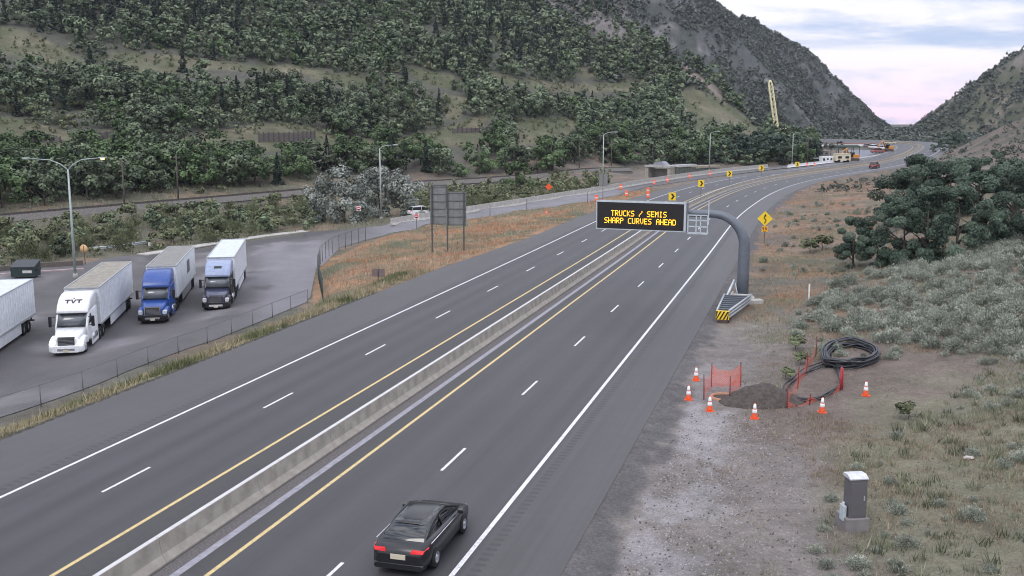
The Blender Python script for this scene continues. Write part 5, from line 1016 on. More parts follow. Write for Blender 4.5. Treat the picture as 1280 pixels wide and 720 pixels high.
crib([(324, 178), (340, 177.5), (360, 177), (380, 176), (394, 174)], 12, 'weathered post and plank wall on the hillside, centre of the open terrace'); crib([(22, 177), (50, 178), (76, 178)], 7, 'low post and plank wall on the left edge of the hillside terrace'); crib([(566, 167), (590, 166), (614, 164)], 6, 'low post and plank wall above the bright green round trees'); crib([(118, 178), (130, 177), (142, 175)], 12, 'short post and plank wall among trees, left of the long one')
# mast on the right-hand mountain
g = np.array(ptZ(1277, 52, 903)); g[2] = float(HG(g[0], g[1])); e_ = empty('lattice_tower', g, 0, 'slim grey pylon on the crest of the right-hand mountain', 'pylon'); b = MB(); Ht = 12
for i, j in ((1, 1), (1, -1), (-1, -1), (-1, 1)): b.tube([(1.2*i, 1.2*j, -2), (.25*i, .25*j, Ht)], .14, 5)
for k in range(6):
    t0, t1 = k/6, (k+1)/6; w0, w1 = 1.2-.95*t0, 1.2-.95*t1
    for (i, j), (i2, j2) in (((1, 1), (-1, 1)), ((-1, -1), (1, -1))): b.tube([(w0*i, w0*j, Ht*t0), (w1*i2, w1*j2, Ht*t1)], .08, 4)
b.build('lattice', M['lead'], e_)
b = MB(); b.box((0, 0, Ht-1.2), (5.5, .25, .25)); b.box((0, 0, Ht-3.5), (4.2, .25, .25)); b.build('crossarm', M['lead'], e_)
# ================================================================== VEGETATION
def clumps_crown(seed, R, H, base, nclump, nleaf, leaf, rc=.34, flat=1.0, tpow=.8, lean=.12):
    r = np.random.default_rng(seed); n = nclump
    a = r.uniform(0, 2*PI, n); t = r.uniform(0, 1, n)**tpow; zc = base+(H-base)*t
    prof = np.sqrt(np.clip(1-((t-.42)/.62)**2, .04, 1)); rad = R*prof*np.sqrt(r.uniform(.12, 1, n))*r.uniform(.75, 1.12, n)
    lob = 1+.22*np.sin(a*2+seed)+.15*np.sin(a*3+2*seed); rad *= lob
    C = np.stack([rad*np.cos(a)+lean*R*(t-.5), rad*np.sin(a), zc], 1); ct = np.clip(r.normal(.45, .22, n), 0, 1); cr_ = R*rc*r.uniform(.65, 1.25, n)
    k = r.integers(0, n, nleaf); d = r.normal(size=(nleaf, 3)); d /= np.linalg.norm(d, axis=1)[:, None]; rr__ = r.uniform(.35, 1, nleaf)**.5
    Pp = C[k]+d*(cr_[k]*rr__)[:, None]*np.array([1, 1, .72*flat])
    Pp[:, 2] = np.maximum(Pp[:, 2], base*.6)
    out = Pp-np.array([0, 0, base+(H-base)*.35]); out /= np.linalg.norm(out, axis=1)[:, None]+1e-6
    nrm = d*.8+out*.5+np.array([0, 0, .45])+r.normal(size=(nleaf, 3))*.45; nrm /= np.linalg.norm(nrm, axis=1)[:, None]
    tan = np.cross(nrm, r.normal(size=(nleaf, 3))); tan /= np.linalg.norm(tan, axis=1)[:, None]; bt = np.cross(nrm, tan)
    s = leaf*r.uniform(.6, 1.3, nleaf)[:, None]; w_ = s*.62
    V = np.stack([Pp-tan*s, Pp-bt*w_+tan*s*.1, Pp+tan*s, Pp+bt*w_-tan*s*.1], 1).reshape(-1, 3)
    tint = np.repeat(np.clip(ct[k]+r.normal(0, .18, nleaf), 0, 1), 4)
    return V, np.arange(nleaf*4).reshape(-1, 4), tint
def conifer_crown(seed, R, H, nleaf, leaf):
    r = np.random.default_rng(seed); t = r.uniform(.06, 1, nleaf)**1.25; z = H*t
    lay = .72+.28*np.sin(t*H*2.1+r.uniform(0, .8, nleaf)); a = r.uniform(0, 2*PI, nleaf); rad = R*(1-t)**.85*lay*np.sqrt(r.uniform(.2, 1, nleaf))*(1+.2*np.sin(3*a+seed))
    Pp = np.stack([rad*np.cos(a), rad*np.sin(a), z-.18*rad], 1); tan = np.stack([np.cos(a), np.sin(a), -.35+0*a], 1)+r.normal(size=(nleaf, 3))*.3; tan /= np.linalg.norm(tan, axis=1)[:, None]
    nrm = np.array([0, 0, 1.0])+r.normal(size=(nleaf, 3))*.5; bt = np.cross(nrm, tan); bt /= np.linalg.norm(bt, axis=1)[:, None]; s = leaf*r.uniform(.6, 1.3, nleaf)[:, None]*(1.1-t[:, None]*.5)
    V = np.stack([Pp-tan*s, Pp-bt*s*.5, Pp+tan*s, Pp+bt*s*.5], 1).reshape(-1, 3); return V, np.arange(nleaf*4).reshape(-1, 4), np.repeat(np.clip(r.normal(.35, .22, nleaf), 0, 1), 4)
def trunk_geo(seed, H, R, r0, base, nl=5):
    rnd = random.Random(seed); b = MB(); top = H*.72; pts = [(0, 0, -.4), (.04*H*rnd.uniform(-1, 1), .04*H*rnd.uniform(-1, 1), base), (.06*H*rnd.uniform(-1, 1), .05*H*rnd.uniform(-1, 1), top)]
    b.tube(pts, [r0, r0*.75, r0*.2], 7)
    for k in range(nl):
        a = 2*PI*k/nl+rnd.uniform(-.5, .5); z0 = base*.7+(top-base*.7)*(.1+.6*k/nl); p0 = (pts[1][0], pts[1][1], z0); p1 = (R*.35*math.cos(a), R*.35*math.sin(a), z0+H*.12); p2 = (R*.72*math.cos(a), R*.72*math.sin(a), z0+H*.22)
        b.tube([p0, p1, p2], [r0*.42, r0*.28, r0*.08], 5)
    return b
MB_ = M['bark']
LM = {'oak': leafmat('scrub_oak_leaf', (.026, .038, .024), (.178, .218, .132), .35), 'green': leafmat('green_leaf', (.027, .046, .022), (.15, .22, .095), .25), 'conifer': leafmat('conifer_leaf', (.020, .031, .025), (.070, .090, .072), .2),
      'grey': leafmat('grey_willow_leaf', (.12, .135, .115), (.37, .40, .355), .1), 'bush': leafmat('bush_leaf', (.050, .060, .034), (.20, .222, .122), .3), 'dark': leafmat('dark_oak_leaf', (.019, .033, .024), (.128, .178, .128), .2),
      'brush': leafmat('mountain_brush_leaf', (.044, .055, .046), (.155, .172, .145), .1), 'sage': leafmat('sagebrush_leaf', (.105, .116, .092), (.46, .49, .41), .2)}
def single(name, leaf, trunk, lm):       # crown and trunk in one mesh: for far trees only
    V, F, t = leaf; tv = np.array(trunk.v); tf = []
    for f in trunk.f:
        if len(f) == 4: tf.append(f)
    V2 = np.vstack([V, tv]); F2 = np.vstack([F, np.array(tf)+len(V)]); mi = np.r_[np.zeros(len(F)), np.ones(len(tf))]
    return mesh_np(name, V2, F2, [lm, MB_], {'tint': (np.r_[t, np.zeros(len(tv))], 'FLOAT')}, mi=mi, link=False)
# ---- prototypes (unit: metres, scaled when placed)
near_protos = {'oak': [], 'green': [], 'conifer': [], 'bush': []}; far_geo = {'oak': [], 'green': [], 'conifer': []}
for i in range(5):
    near_protos['oak'].append(single('scrub_oak_tree', clumps_crown(20+i, 2.5, 5.0, .7, 15, 900, .27), trunk_geo(i, 5, 2.5, .16, .8), LM['oak']))
    far_geo['oak'].append(clumps_crown(50+i, 2.6, 5.0, .4, 10, 230, .5))
for i in range(3):
    near_protos['green'].append(single('leafy_tree', clumps_crown(30+i, 3.1, 6.8, 1.0, 20, 1200, .30), trunk_geo(i+9, 6.8, 3.1, .22, 1.2), LM['green']))
    far_geo['green'].append(clumps_crown(60+i, 3.1, 6.5, .6, 12, 280, .55))
    near_protos['conifer'].append(single('conifer_tree', conifer_crown(40+i, 1.9, 8.5, 800, .42), trunk_geo(i+19, 8.5, .5, .18, 1.0, 0), LM['conifer']))
    far_geo['conifer'].append(conifer_crown(70+i, 1.9, 8.5, 230, .75))
    near_protos['bush'].append(single('bush', clumps_crown(45+i, 1.7, 2.1, .1, 9, 480, .20, flat=.9), trunk_geo(i+29, 2.0, 1.6, .06, .3), LM['bush']))
def sage_geo(seed, n, leaf, R=.68, H=.72):
    r = np.random.default_rng(seed); ns = max(8, n//26); a = r.uniform(0, 2*PI, ns); el_ = r.uniform(.25, 1.45, ns); ln = R*r.uniform(.75, 1.15, ns); ax_ = np.stack([np.cos(a)*np.cos(el_)*ln, np.sin(a)*np.cos(el_)*ln, np.sin(el_)*ln*H/R], 1)
    k = r.integers(0, ns, n); t = r.uniform(.3, 1, n)**.7; Pp = ax_[k]*t[:, None]+r.normal(size=(n, 3))*R*.11; Pp[:, 2] = np.abs(Pp[:, 2])
    d = ax_[k]/np.linalg.norm(ax_[k], axis=1)[:, None]+np.array([0, 0, .5])+r.normal(size=(n, 3))*.45; d /= np.linalg.norm(d, axis=1)[:, None]; b_ = np.cross(d, r.normal(size=(n, 3))); b_ /= np.linalg.norm(b_, axis=1)[:, None]; s = leaf*r.uniform(.7, 1.4, n)[:, None]
    V = np.stack([Pp-d*s, Pp-b_*s*.38, Pp+d*s, Pp+b_*s*.38], 1).reshape(-1, 3); ct = np.clip(r.normal(.5, .2, ns), 0, 1)
    return V, np.arange(4*n).reshape(-1, 4), np.repeat(np.clip(ct[k]+r.normal(0, .15, n), 0, 1), 4)
for i in range(4):
    V, F, t = sage_geo(150+i, 1100, .11, 1.6, 1.9); near_protos['bush'].append(mesh_np('bush', V, F, LM['bush'], {'tint': (t, 'FLOAT')}, link=False))
# ---- where they grow
def visible(x, y, zt):
    t = np.linspace(.06, .97, 48)[:, None]; ok = np.ones(len(x), bool)
    hx = HG(x[None]*t, y[None]*t); zl = CH+(zt-CH)[None]*t; return ~(hx > zl+.5).any(0)
step = 3.3; X, Y = np.meshgrid(np.arange(-360, 290, step), np.arange(95, 720, step)); X = X.ravel()+RNG.uniform(-1.5, 1.5, X.size); Y = Y.ravel()+RNG.uniform(-1.5, 1.5, Y.size)
Zg = HG(X, Y); U_, V_ = proj(X, Y, Zg); r = np.hypot(X, Y); k = (U_ > -130) & (U_ < 1150) & (V_ > -70) & (r < 720); X, Y, Zg, U_, V_, r = [q[k] for q in (X, Y, Zg, U_, V_, r)]
k = visible(X, Y, Zg+5); X, Y, Zg, U_, V_, r = [q[k] for q in (X, Y, Zg, U_, V_, r)]
S, O, D = sd(X, Y); left = (O < LSoff(S)-3.5) | (D > 40); left &= (X < 60) | (O < -40) | (D > 40)
d2 = (X[:, None]-RC[None, :, 0])**2+(Y[:, None]-RC[None, :, 1])**2; ri = d2.argmin(1); rd = np.sqrt(d2.min(1)); tt = np.gradient(RC, axis=0); side = (X-RC[ri, 0])*tt[ri, 1]-(Y-RC[ri, 1])*tt[ri, 0]; beyond = side < 0
past = (U_ > 775)
ISL = np.vstack([RLO[:, :2], [road(s_, -24) for s_ in (240, 200, 160, 130, 108)], [G(404, 380, -1.8)[:2]]])
lotd = polydist(np.vstack([LOT, LOT[:1]]), X, Y); inlot = inpoly(LOT, X, Y) | inpoly(ISL, X, Y) | (lotd < 3) | inpoly(RAMP, X, Y) | (polydist(RMID, X, Y) < 6.5)
dens = fbm(X, Y, 22, 3)
p = np.zeros(len(X)); hill_f = left & ~inlot & (beyond | past) & ((rd > 8) | past)
CLEAR = [[(296, 174), (424, 174), (424, 212), (296, 212)], [(0, 174), (96, 174), (96, 200), (0, 200)], [(556, 164), (622, 164), (622, 184), (556, 184)]]
clr = np.zeros(len(X), bool)
for c_ in CLEAR: clr |= inpoly(c_, U_, V_)
opn = in_open(U_, V_) | in_open(U_, V_-9) | in_open(U_, V_-18) ; rocky = inpoly(ROCKY, U_, V_); crs = inpoly(CREST, U_, V_)
p[hill_f] = .93; p[hill_f & (rd < 15) & ~past] = .35; dn2 = fbm(X-40, Y+15, 40, 3); thin = dn2 < -.22; p[hill_f & (dens < -.42)] *= .4; p[hill_f & thin] *= .92
p[hill_f & opn] = .02; p[hill_f & in_open(U_, V_)] = .6; p[hill_f & rocky] = .22; p[crs] = 0; p[clr] *= .0; p[(U_ > 850) & (V_ > 100) & (V_ < 200) & (r > 380) & in_open(U_, V_)] = .2
p[hill_f & (r > 380)] *= .85; p[past & (U_ > 1015)] = 0; p[past & (V_ > 207)] = 0
p[(r > 600) & (U_ > 780)] = 0
bushz = left & ~inlot & ~beyond & ~past & (rd > 9) & (U_ < 400) & (S > 0); p[bushz] = .8
hedge = left & ~inlot & ~beyond & ~past & (rd > 4) & (U_ > 520) & (U_ < 760); p[hedge] = .5
q = RNG.uniform(size=len(X)) < p
rec = []
for i in np.where(q)[0]:
    u, v = U_[i], V_[i]
    if bushz[i] or hedge[i]:
        kind = 'bush'; sc = RNG.choice([RNG.uniform(.35, .8), RNG.uniform(.8, 1.35)]) if bushz[i] else RNG.uniform(.6, 1.0)
        if bushz[i] and RNG.uniform() < .10 and rd[i] > 16: kind = 'oak'; sc = RNG.uniform(.45, .65)
    else:
        c = RNG.uniform(); belt = v > 182
        topcon = (v < 40 and u < 300) or (540 < u < 700 and v < 95)
        if c < (.30 if topcon else .05): kind = 'conifer'; sc = RNG.uniform(.65, 1.1)
        elif thin[i] and not belt and RNG.uniform() < .6: kind = 'bush'; sc = RNG.uniform(.6, 1.5)
        elif c < (.35 if belt else .14): kind = 'green'; sc = RNG.uniform(.85, 1.25) if belt else RNG.uniform(.7, .95)
        else: kind = 'oak'; sc = RNG.choice([RNG.uniform(.55, .9), RNG.uniform(.9, 1.55)])*(1.15 if belt else 1)
        if in_open(np.array([u]), np.array([v]))[0]: kind = 'bush'; sc = RNG.uniform(.25, .75)
        if rocky[i]: sc *= .8
    hh_ = {'oak': 5, 'green': 6.8, 'conifer': 8.5, 'bush': 2.1}[kind]*sc
    rec.append((hh_/r[i], kind, sc, i))
print('trees', len(rec))
labs = {'oak': ('dark rounded scrub oak growing on the left hillside', 'tree', 'scrub oaks on the left hillside', 'scrub_oak_tree'), 'green': ('taller full-crowned green tree in the wooded belt on the left', 'tree', 'leafy trees in the wooded belt', 'leafy_tree'),
        'conifer': ('dark pointed conifer among the scrub oaks on the left hillside', 'tree', 'conifers on the left hillside', 'conifer_tree'), 'bush': ('low grey-green bush between the railway and the road', 'bush', 'bushes beside the railway', 'bush')}
infr = [t for t in rec if 0 < U_[t[3]] < 1280]
infr.sort(reverse=True); cnt = {}; single_ids = set()
for t in infr:
    kind = t[1]; lim = 190 if kind == 'bush' else 290
    tot = 'tree' if kind != 'bush' else 'bush'
    if cnt.get(tot, 0) < lim: cnt[tot] = cnt.get(tot, 0)+1; single_ids.add(t[3])
stuff = []
for t in rec:
    _, kind, sc, i = t; loc = (X[i], Y[i], Zg[i]-.1)
    if i in single_ids:
        me = near_protos[kind][RNG.integers(0, len(near_protos[kind]))]; lab = labs[kind]; o = bpy.data.objects.new(lab[3], me); COL.objects.link(o); o.location = loc; o.rotation_euler.z = RNG.uniform(0, 6.28); o.scale = (sc*RNG.uniform(.9, 1.15), sc*RNG.uniform(.9, 1.15), sc); tag(o, *lab[:3])
    else: stuff.append((kind, sc, loc))
def merge(name, items, geo, lmat, zsq=(.85, 1.15)):
    VV, FF, TT = [], [], []; b = 0
    for kind, sc, loc in items:
        g_ = geo[RNG.integers(0, len(geo))]; a = RNG.uniform(0, 6.28); c, s = math.cos(a), math.sin(a); V, F, t = g_
        W = np.stack([(V[:, 0]*c-V[:, 1]*s)*sc, (V[:, 0]*s+V[:, 1]*c)*sc, V[:, 2]*sc*RNG.uniform(*zsq)], 1)+np.array(loc); VV.append(W); FF.append(F+b); b += len(V); TT.append(np.clip(t*RNG.uniform(.55, 1.2)+RNG.uniform(-.16, .2), 0, 1))
    return tag(mesh_np(name, np.vstack(VV), np.vstack(FF), lmat, {'tint': (np.concatenate(TT), 'FLOAT')}), kind='stuff')
far_geo['bush'] = [clumps_crown(80+i, 1.7, 2.1, .1, 7, 110, .36) for i in range(3)]
for kind, nm in (('oak', 'hillside_oak_scrub'), ('green', 'hillside_woodland'), ('conifer', 'hillside_conifers'), ('bush', 'railside_scrub')):
    it = [t for t in stuff if t[0] == kind]
    if it: merge(nm, it, far_geo[kind], LM[kind])
# ---- brush on the far mountains
n = 150000; th = RNG.uniform(math.atan2(50-640, FPX)*0, math.radians(30), n); rr2 = np.sqrt(RNG.uniform(480**2, 1500**2, n)); X, Y = np.sin(th)*rr2, np.cos(th)*rr2; Zg = HG(X, Y); U_, V_ = proj(X, Y, Zg)
Sx, Ox, Dx = sd(X, Y); k = ((Zg > 3.5) | ((rr2 > 560) & (Dx > 38) & (Zg > -1))) & (V_ > -20) & (U_ > 600) & (U_ < 1320) & (RNG.uniform(size=n) < np.clip(.42+1.1*fbm(X+99, Y, 24, 4), .06, 1)*np.where(U_ > 1112, .5, 1))
X, Y, Zg = X[k], Y[k], Zg[k]; k = visible(X, Y, Zg+2); X, Y, Zg = X[k], Y[k], Zg[k]
bg_ = [clumps_crown(90+i, 1.5, 1.9, .0, 4, 16, .75) for i in range(6)]
print('brush', len(X)); merge('mountain_brush', [('b', RNG.uniform(.45, 1.3)*(1+rr_/1600), (x, y, z-.2)) for x, y, z, rr_ in zip(X, Y, Zg, np.hypot(X, Y))][:26000], bg_, LM['brush'])
# ---- brush on the brown slope at right
n = 9000; X = RNG.uniform(60, 260, n); Y = RNG.uniform(200, 480, n); Zg = HG(X, Y); U_, V_ = proj(X, Y, Zg); S, O, D = sd(X, Y)
k = (O > 7) & (U_ > 1020) & (U_ < 1330) & (RNG.uniform(size=n) < np.clip(.25+1.2*fbm(X, Y, 16, 3), .03, 1)); X, Y, Zg = X[k], Y[k], Zg[k]
sg_ = [clumps_crown(110+i, .8, .95, .0, 5, 40, .22) for i in range(5)]; merge('slope_brush', [('b', RNG.uniform(.5, 1.3), (x, y, z-.1)) for x, y, z in zip(X, Y, Zg)], sg_, LM['brush'])
# ---- grey willows by the ramp
def big_tree(name, lm, seeds, R, H, base, ncl, nlf, leaf, r0=.2, **kw):
    out = []
    for s in seeds:
        V, F, t = clumps_crown(s, R, H, base, ncl, nlf, leaf, **kw); cme = mesh_np('crown', V, F, lm, {'tint': (t, 'FLOAT')}, link=False); tb = trunk_geo(s, H, R, r0, max(base, .8), 6); to = tb.build('trunk', MB_); tme = to.data; bpy.data.objects.remove(to); out.append((cme, tme))
    return out
def plant(name, proto, loc, hscale, label, cat, group, wsc=1.0, rz=None):
    e_ = empty(name, loc, RNG.uniform(0, 6.28) if rz is None else rz, label, cat, group); e_.scale = (hscale*wsc, hscale*wsc, hscale)
    for nm, me in (('crown', proto[0]), ('trunk', proto[1])): o = bpy.data.objects.new(nm, me); COL.objects.link(o); o.parent = e_
    return e_
wp = big_tree('willow', LM['grey'], (201, 202, 203), 3.6, 8.5, .4, 26, 3600, .26, .25, flat=1.25)
for j, (u, v, hp, ws, lab) in enumerate([(404, 277, 56, .85, 'leftmost silvery grey willow beside the ramp'), (432, 278.5, 64, 1.0, 'tallest silvery grey willow, second from the left by the ramp'), (474, 272, 56, .95, 'silvery grey willow standing right behind the silver street lamp'), (502, 273, 54, 1.0, 'silvery grey willow right of the silver street lamp, nearest the sign panels'), (455, 270, 46, .8, 'shorter grey willow filling the gap behind the other willows')]):
    g = G(u, v, -2.7); g[2] = float(HG(g[0], g[1])); plant('grey_willow', wp[j % 3], g-np.array([0, 0, .1]), hp*(g[1]+2)/FPX/8.5*1.03, lab, 'tree', 'grey willows by the ramp', ws)
gp = big_tree('green', LM['green'], (211, 212), 3.2, 6.5, .5, 20, 1800, .26, .22)
for j, (u, v, hp, ws, lab) in enumerate([(646, 238, 33, 1.15, 'dark olive rounded tree just above the ramp barrier'), (606, 216, 30, 1.0, 'bright green round tree beside the railway, left of another'), (632, 214, 27, 1.1, 'bright green round tree farther right beside the railway'), (690, 213, 46, 1.0, 'big deep green tree left of the second silver lamp'), (672, 216, 30, 1.0, 'green tree between the big tree and the olive tree'), (446, 214, 30, 1.3, 'wide dark green tree above the first grey willow'), (480, 212, 32, 1.3, 'wide dark green tree above the second grey willow'), (576, 221, 20, 1.1, 'small rounded green tree behind the large sign panels')]):
    g = T(u, v); plant('round_tree', gp[j % 2], g-np.array([0, 0, .1]), hp*(g[1]+2)/FPX/6.5, lab, 'tree', 'rounded trees by the railway', ws)
# ---- dark trees beside the far bend
fp = big_tree('bend', LM['dark'], (221, 222), 2.8, 6.0, .3, 16, 900, .34, .2)
lst = [(856, 206, 24), (872, 206, 26), (905, 205, 30), (918, 205, 34), (930, 204.5, 32), (942, 204, 36), (953, 203.5, 34), (962, 203, 38), (972, 203, 33), (982, 202.5, 30), (1000, 202, 30), (1012, 202, 26), (1020, 201, 22), (896, 204, 24), (884, 206, 20)]
for j, (u, v, hp) in enumerate(lst):
    g = T(u, v-1.5); plant('dark_tree', fp[j % 2], g-np.array([0, 0, .1]), hp*(g[1]+2)/FPX/6.0, 'dark dense tree in the row beside the far bend, in front of the crane', 'tree', 'dark trees beside the far bend', .95)
for u, v, hp in ((1176, 189, 14), (1187, 186, 18), (1199, 182, 16), (1166, 190, 9)):
    g = T(u, v); plant('dark_tree', fp[0], g, hp*(g[1]+2)/FPX/6.0, 'dark bushy tree where the brown slope meets the mountain', 'tree', 'dark trees at the foot of the mountain', 1.1)
# ---- dark oak grove on the right
op_ = big_tree('grove', LM['dark'], (231, 232, 233, 234), 3.0, 5.6, .15, 27, 12500, .11, .2, rc=.29, flat=.8, tpow=1.15, lean=.3)
gl_ = [(1068, 334, 62, .85, 'leftmost dark oak of the right grove, low and overhanging'), (1096, 333, 70, .8, 'dark oak of the right grove, second from left in front'), (1128, 332, 84, .75, 'dark oak in the front of the right grove, left of its centre'), (1160, 328, 92, .75, 'dark oak at the front centre of the right grove'), (1192, 322, 90, .75, 'dark oak in the front of the right grove, right of its centre'), (1226, 312, 92, .75, 'dark oak in the front row of the right grove, behind pale sagebrush'), (1262, 300, 90, .75, 'front dark oak of the right grove nearest the picture edge'), (1296, 292, 90, .75, 'dark oak at the right picture edge, front row'),
       (1122, 285, 72, .95, 'dark oak in the middle of the right grove, overhanging the dry grass'), (1152, 275, 78, .9, 'dark oak with the highest left crown in the grove'), (1186, 272, 72, .9, 'dark oak in the middle row of the right grove, centre'), (1220, 265, 66, .9, 'dark oak in the middle row of the right grove, right of centre'), (1256, 262, 62, .9, 'dark oak in the middle row of the grove, far right'), (1288, 258, 58, .9, 'dark oak in the middle row at the picture edge'),
       (1150, 246, 46, .95, 'dark oak at the back left of the grove against the road'), (1180, 243, 40, .95, 'dark oak at the back of the grove, below the brown slope'), (1212, 240, 40, .9, 'dark oak at the back of the grove, left of the tall one'), (1243, 240, 50, .7, 'narrow tall dark oak rising above the back of the grove'), (1276, 238, 36, .9, 'dark oak at the back right corner of the grove')]
for j, (u, v, hp, ws, lab) in enumerate(gl_):
    g = T(u, v); plant('grove_oak', op_[j % 4], g-np.array([0, 0, .15]), hp*(g[1]+2)/FPX/5.6, lab, 'tree', 'dark oaks of the right grove', ws)
bp_ = near_protos['bush'][0]
for u, v, sc, lab in ((1012, 316, .8, 'low green bush in the dry grass, left of the dark grove'), (1028, 314, .95, 'low green bush just left of the dark grove'), (1000, 455, .42, 'small green shrub left of the orange netting'), (982, 474, .38, 'small dark round shrub above the dirt pile'), (994, 436, .5, 'green shrub at the top end of the orange netting'), (1136, 524, .45, 'dark shrub right of the cones on bare dirt')):
    g = T(u, v); o = bpy.data.objects.new('low_bush', bp_); COL.objects.link(o); o.location = g; o.scale = (sc, sc, sc*.8); o.rotation_euler.z = u; tag(o, lab, 'bush', 'low bushes on the right verge')
# ---- sagebrush
DENSE = [(1040, 362), (1080, 346), (1130, 334), (1200, 320), (1300, 274), (1320, 450), (1215, 462), (1160, 436), (1090, 424), (1030, 412), (1020, 385)]
MED = [(1075, 560), (1150, 520), (1230, 470), (1320, 440), (1340, 740), (1020, 740), (1010, 690), (1030, 620)]
st_ = 1.0; X, Y = np.meshgrid(np.arange(8, 72, st_), np.arange(26, 175, st_)); X = X.ravel()+RNG.uniform(-.35, .35, X.size); Y = Y.ravel()+RNG.uniform(-.35, .35, Y.size); Zg = HG(X, Y); U_, V_ = proj(X, Y, Zg); S, O, D = sd(X, Y)
pd = np.zeros(len(X)); den = inpoly(DENSE, U_, V_); med = inpoly(MED, U_, V_) & ~den; fb = fbm(X, Y, 5, 3)
pd[den] = np.clip(.66+1.1*fb[den], .06, .95); pd[med] = np.clip(.44+1.0*fb[med], .04, .8); ver = (O > 5.5) & ~den & ~med & (V_ < 345) & (V_ > 225); pd[ver] = np.clip(.07+.35*fb[ver], .01, .4)
ed = (O > 9) & ~den & ~med & ~ver & (V_ > 380) & (V_ < 450) & (U_ > 985); pd[ed] = .2
pd[(O < 5)] = 0; pd[(U_ < -20) | (U_ > 1330)] = 0
for cu, cv, ru_, rv2 in ((1066, 650, 26, 50),): pd[((U_-cu)/ru_)**2+((V_-cv)/rv2)**2 < 1] = 0
q = RNG.uniform(size=len(X)) < pd; SG = []
for i in np.where(q)[0]:
    sc = RNG.choice([RNG.uniform(.4, .8), RNG.uniform(.85, 1.35)]) if den[i] else (RNG.choice([RNG.uniform(.22, .45), RNG.uniform(.4, .75)]) if med[i] else RNG.uniform(.4, .9)); SG.append((sc/math.hypot(X[i], Y[i]), sc, i))
SG.sort(reverse=True); print('sage', len(SG)); sp_me = [mesh_np('sagebrush', *sage_geo(300+i, 1500, .05)[:2], LM['sage'], {'tint': (sage_geo(300+i, 1500, .05)[2], 'FLOAT')}, link=False) for i in range(6)]
n1c = 0; rest = []
for a_, sc, i in SG:
    loc = (X[i], Y[i], Zg[i]-.06)
    if n1c < 280 and 0 < U_[i] < 1280 and V_[i] < 715:
        o = bpy.data.objects.new('sagebrush', sp_me[RNG.integers(0, 6)]); COL.objects.link(o); o.location = loc; o.rotation_euler.z = RNG.uniform(0, 6.28); o.scale = (sc*1.15, sc*1.15, sc); n1c += 1
        tag(o, 'grey-green sagebrush bush on the slope at right' if den[i] else 'low grey-green sagebrush in the grass of the right verge', 'sagebrush', 'sagebrush on the right slope' if den[i] else 'sagebrush in the right verge')
    else: rest.append(('s', sc, loc))
merge('sagebrush_cover', rest, [sage_geo(320+i, 420, .085) for i in range(5)], LM['sage'])
# ---- grass
def grass(name, X, Y, Zg, h, lm, nb=7, sp=.13):
    n = len(X); k = np.repeat(np.arange(n), nb); m = len(k); a = RNG.uniform(0, 6.28, m); ofs = RNG.normal(0, sp, (m, 2)); H_ = h[k]*RNG.uniform(.5, 1.2, m); lean = RNG.normal(0, .35, (m, 2))*H_[:, None]
    b0 = np.stack([X[k]+ofs[:, 0], Y[k]+ofs[:, 1], Zg[k]-.03], 1); w_ = (.010+.035*h[k])[:, None]*np.stack([np.cos(a), np.sin(a), 0*a], 1); tp = b0+np.c_[lean, H_]
    V = np.stack([b0-w_, b0+w_, tp], 1).reshape(-1, 3); t = np.repeat(np.clip(np.repeat(RNG.normal(.5, .38, n), nb)+RNG.normal(0, .18, m), 0, 1), 3)
    return tag(mesh_np(name, V, np.arange(3*m).reshape(-1, 3), lm, {'tint': (t, 'FLOAT')}), kind='stuff')
n = 190000; X = RNG.uniform(6, 62, n); Y = RNG.uniform(27, 130, n)**1.0; Zg = HG(X, Y); U_, V_ = proj(X, Y, Zg); S, O, D = sd(X, Y); fb = fbm(X, Y, 3.5, 4)
bare = (((U_-1110)/130)**2+((V_-485)/45)**2 < 1); pg = np.clip(.45+1.3*fb, .02, 1)*sstep(5, 9, O); pg[bare] *= .06; pg[(U_ < 1010) & (V_ > 430)] *= .25
k = (U_ < 1320) & (V_ < 740) & (RNG.uniform(size=n) < pg*np.clip(60/np.hypot(X, Y), .3, 1)); X, Y, Zg, fb, U_, V_ = [q[k] for q in (X, Y, Zg, fb, U_, V_)]
g1 = (fbm(X+70, Y, 6, 3) > -.05); olive = leafmat('olive_grass', (.15, .155, .105), (.33, .32, .225)); straw = leafmat('straw_grass', (.19, .155, .115), (.40, .32, .23)); rust = leafmat('rust_grass', (.26, .14, .08), (.54, .31, .18))
grass('olive_grass', X[g1], Y[g1], Zg[g1], RNG.uniform(.08, .26, g1.sum()), olive, 8, .16); grass('dry_grass', X[~g1], Y[~g1], Zg[~g1], RNG.uniform(.08, .24, (~g1).sum()), straw, 8, .16)
n = 9000; X2 = RNG.uniform(6, 50, n); Y2 = RNG.uniform(27, 110, n); U2, V2 = proj(X2, Y2, HG(X2, Y2)); k = inpoly(MED, U2, V2) & (RNG.uniform(size=n) < np.clip(.55+1.3*fbm(X2, Y2, 2.2, 3), .05, 1)); X2, Y2 = X2[k], Y2[k]
grass('dark_green_weeds', X2, Y2, HG(X2, Y2), RNG.uniform(.18, .5, len(X2)), leafmat('weed_dark', (.06, .072, .045), (.24, .25, .165)), 16, .13)
n = 42000; X = RNG.uniform(14, 110, n); Y = RNG.uniform(70, 290, n); Zg = HG(X, Y); U_, V_ = proj(X, Y, Zg); S, O, D = sd(X, Y); k = (O > 4.4) & (O < 34) & (RNG.uniform(size=n) < np.clip(.5+1.2*fbm(X, Y, 5, 4), .05, 1)); X, Y, Zg = X[k], Y[k], Zg[k]; g1 = fbm(X+20, Y, 9, 3) > .08
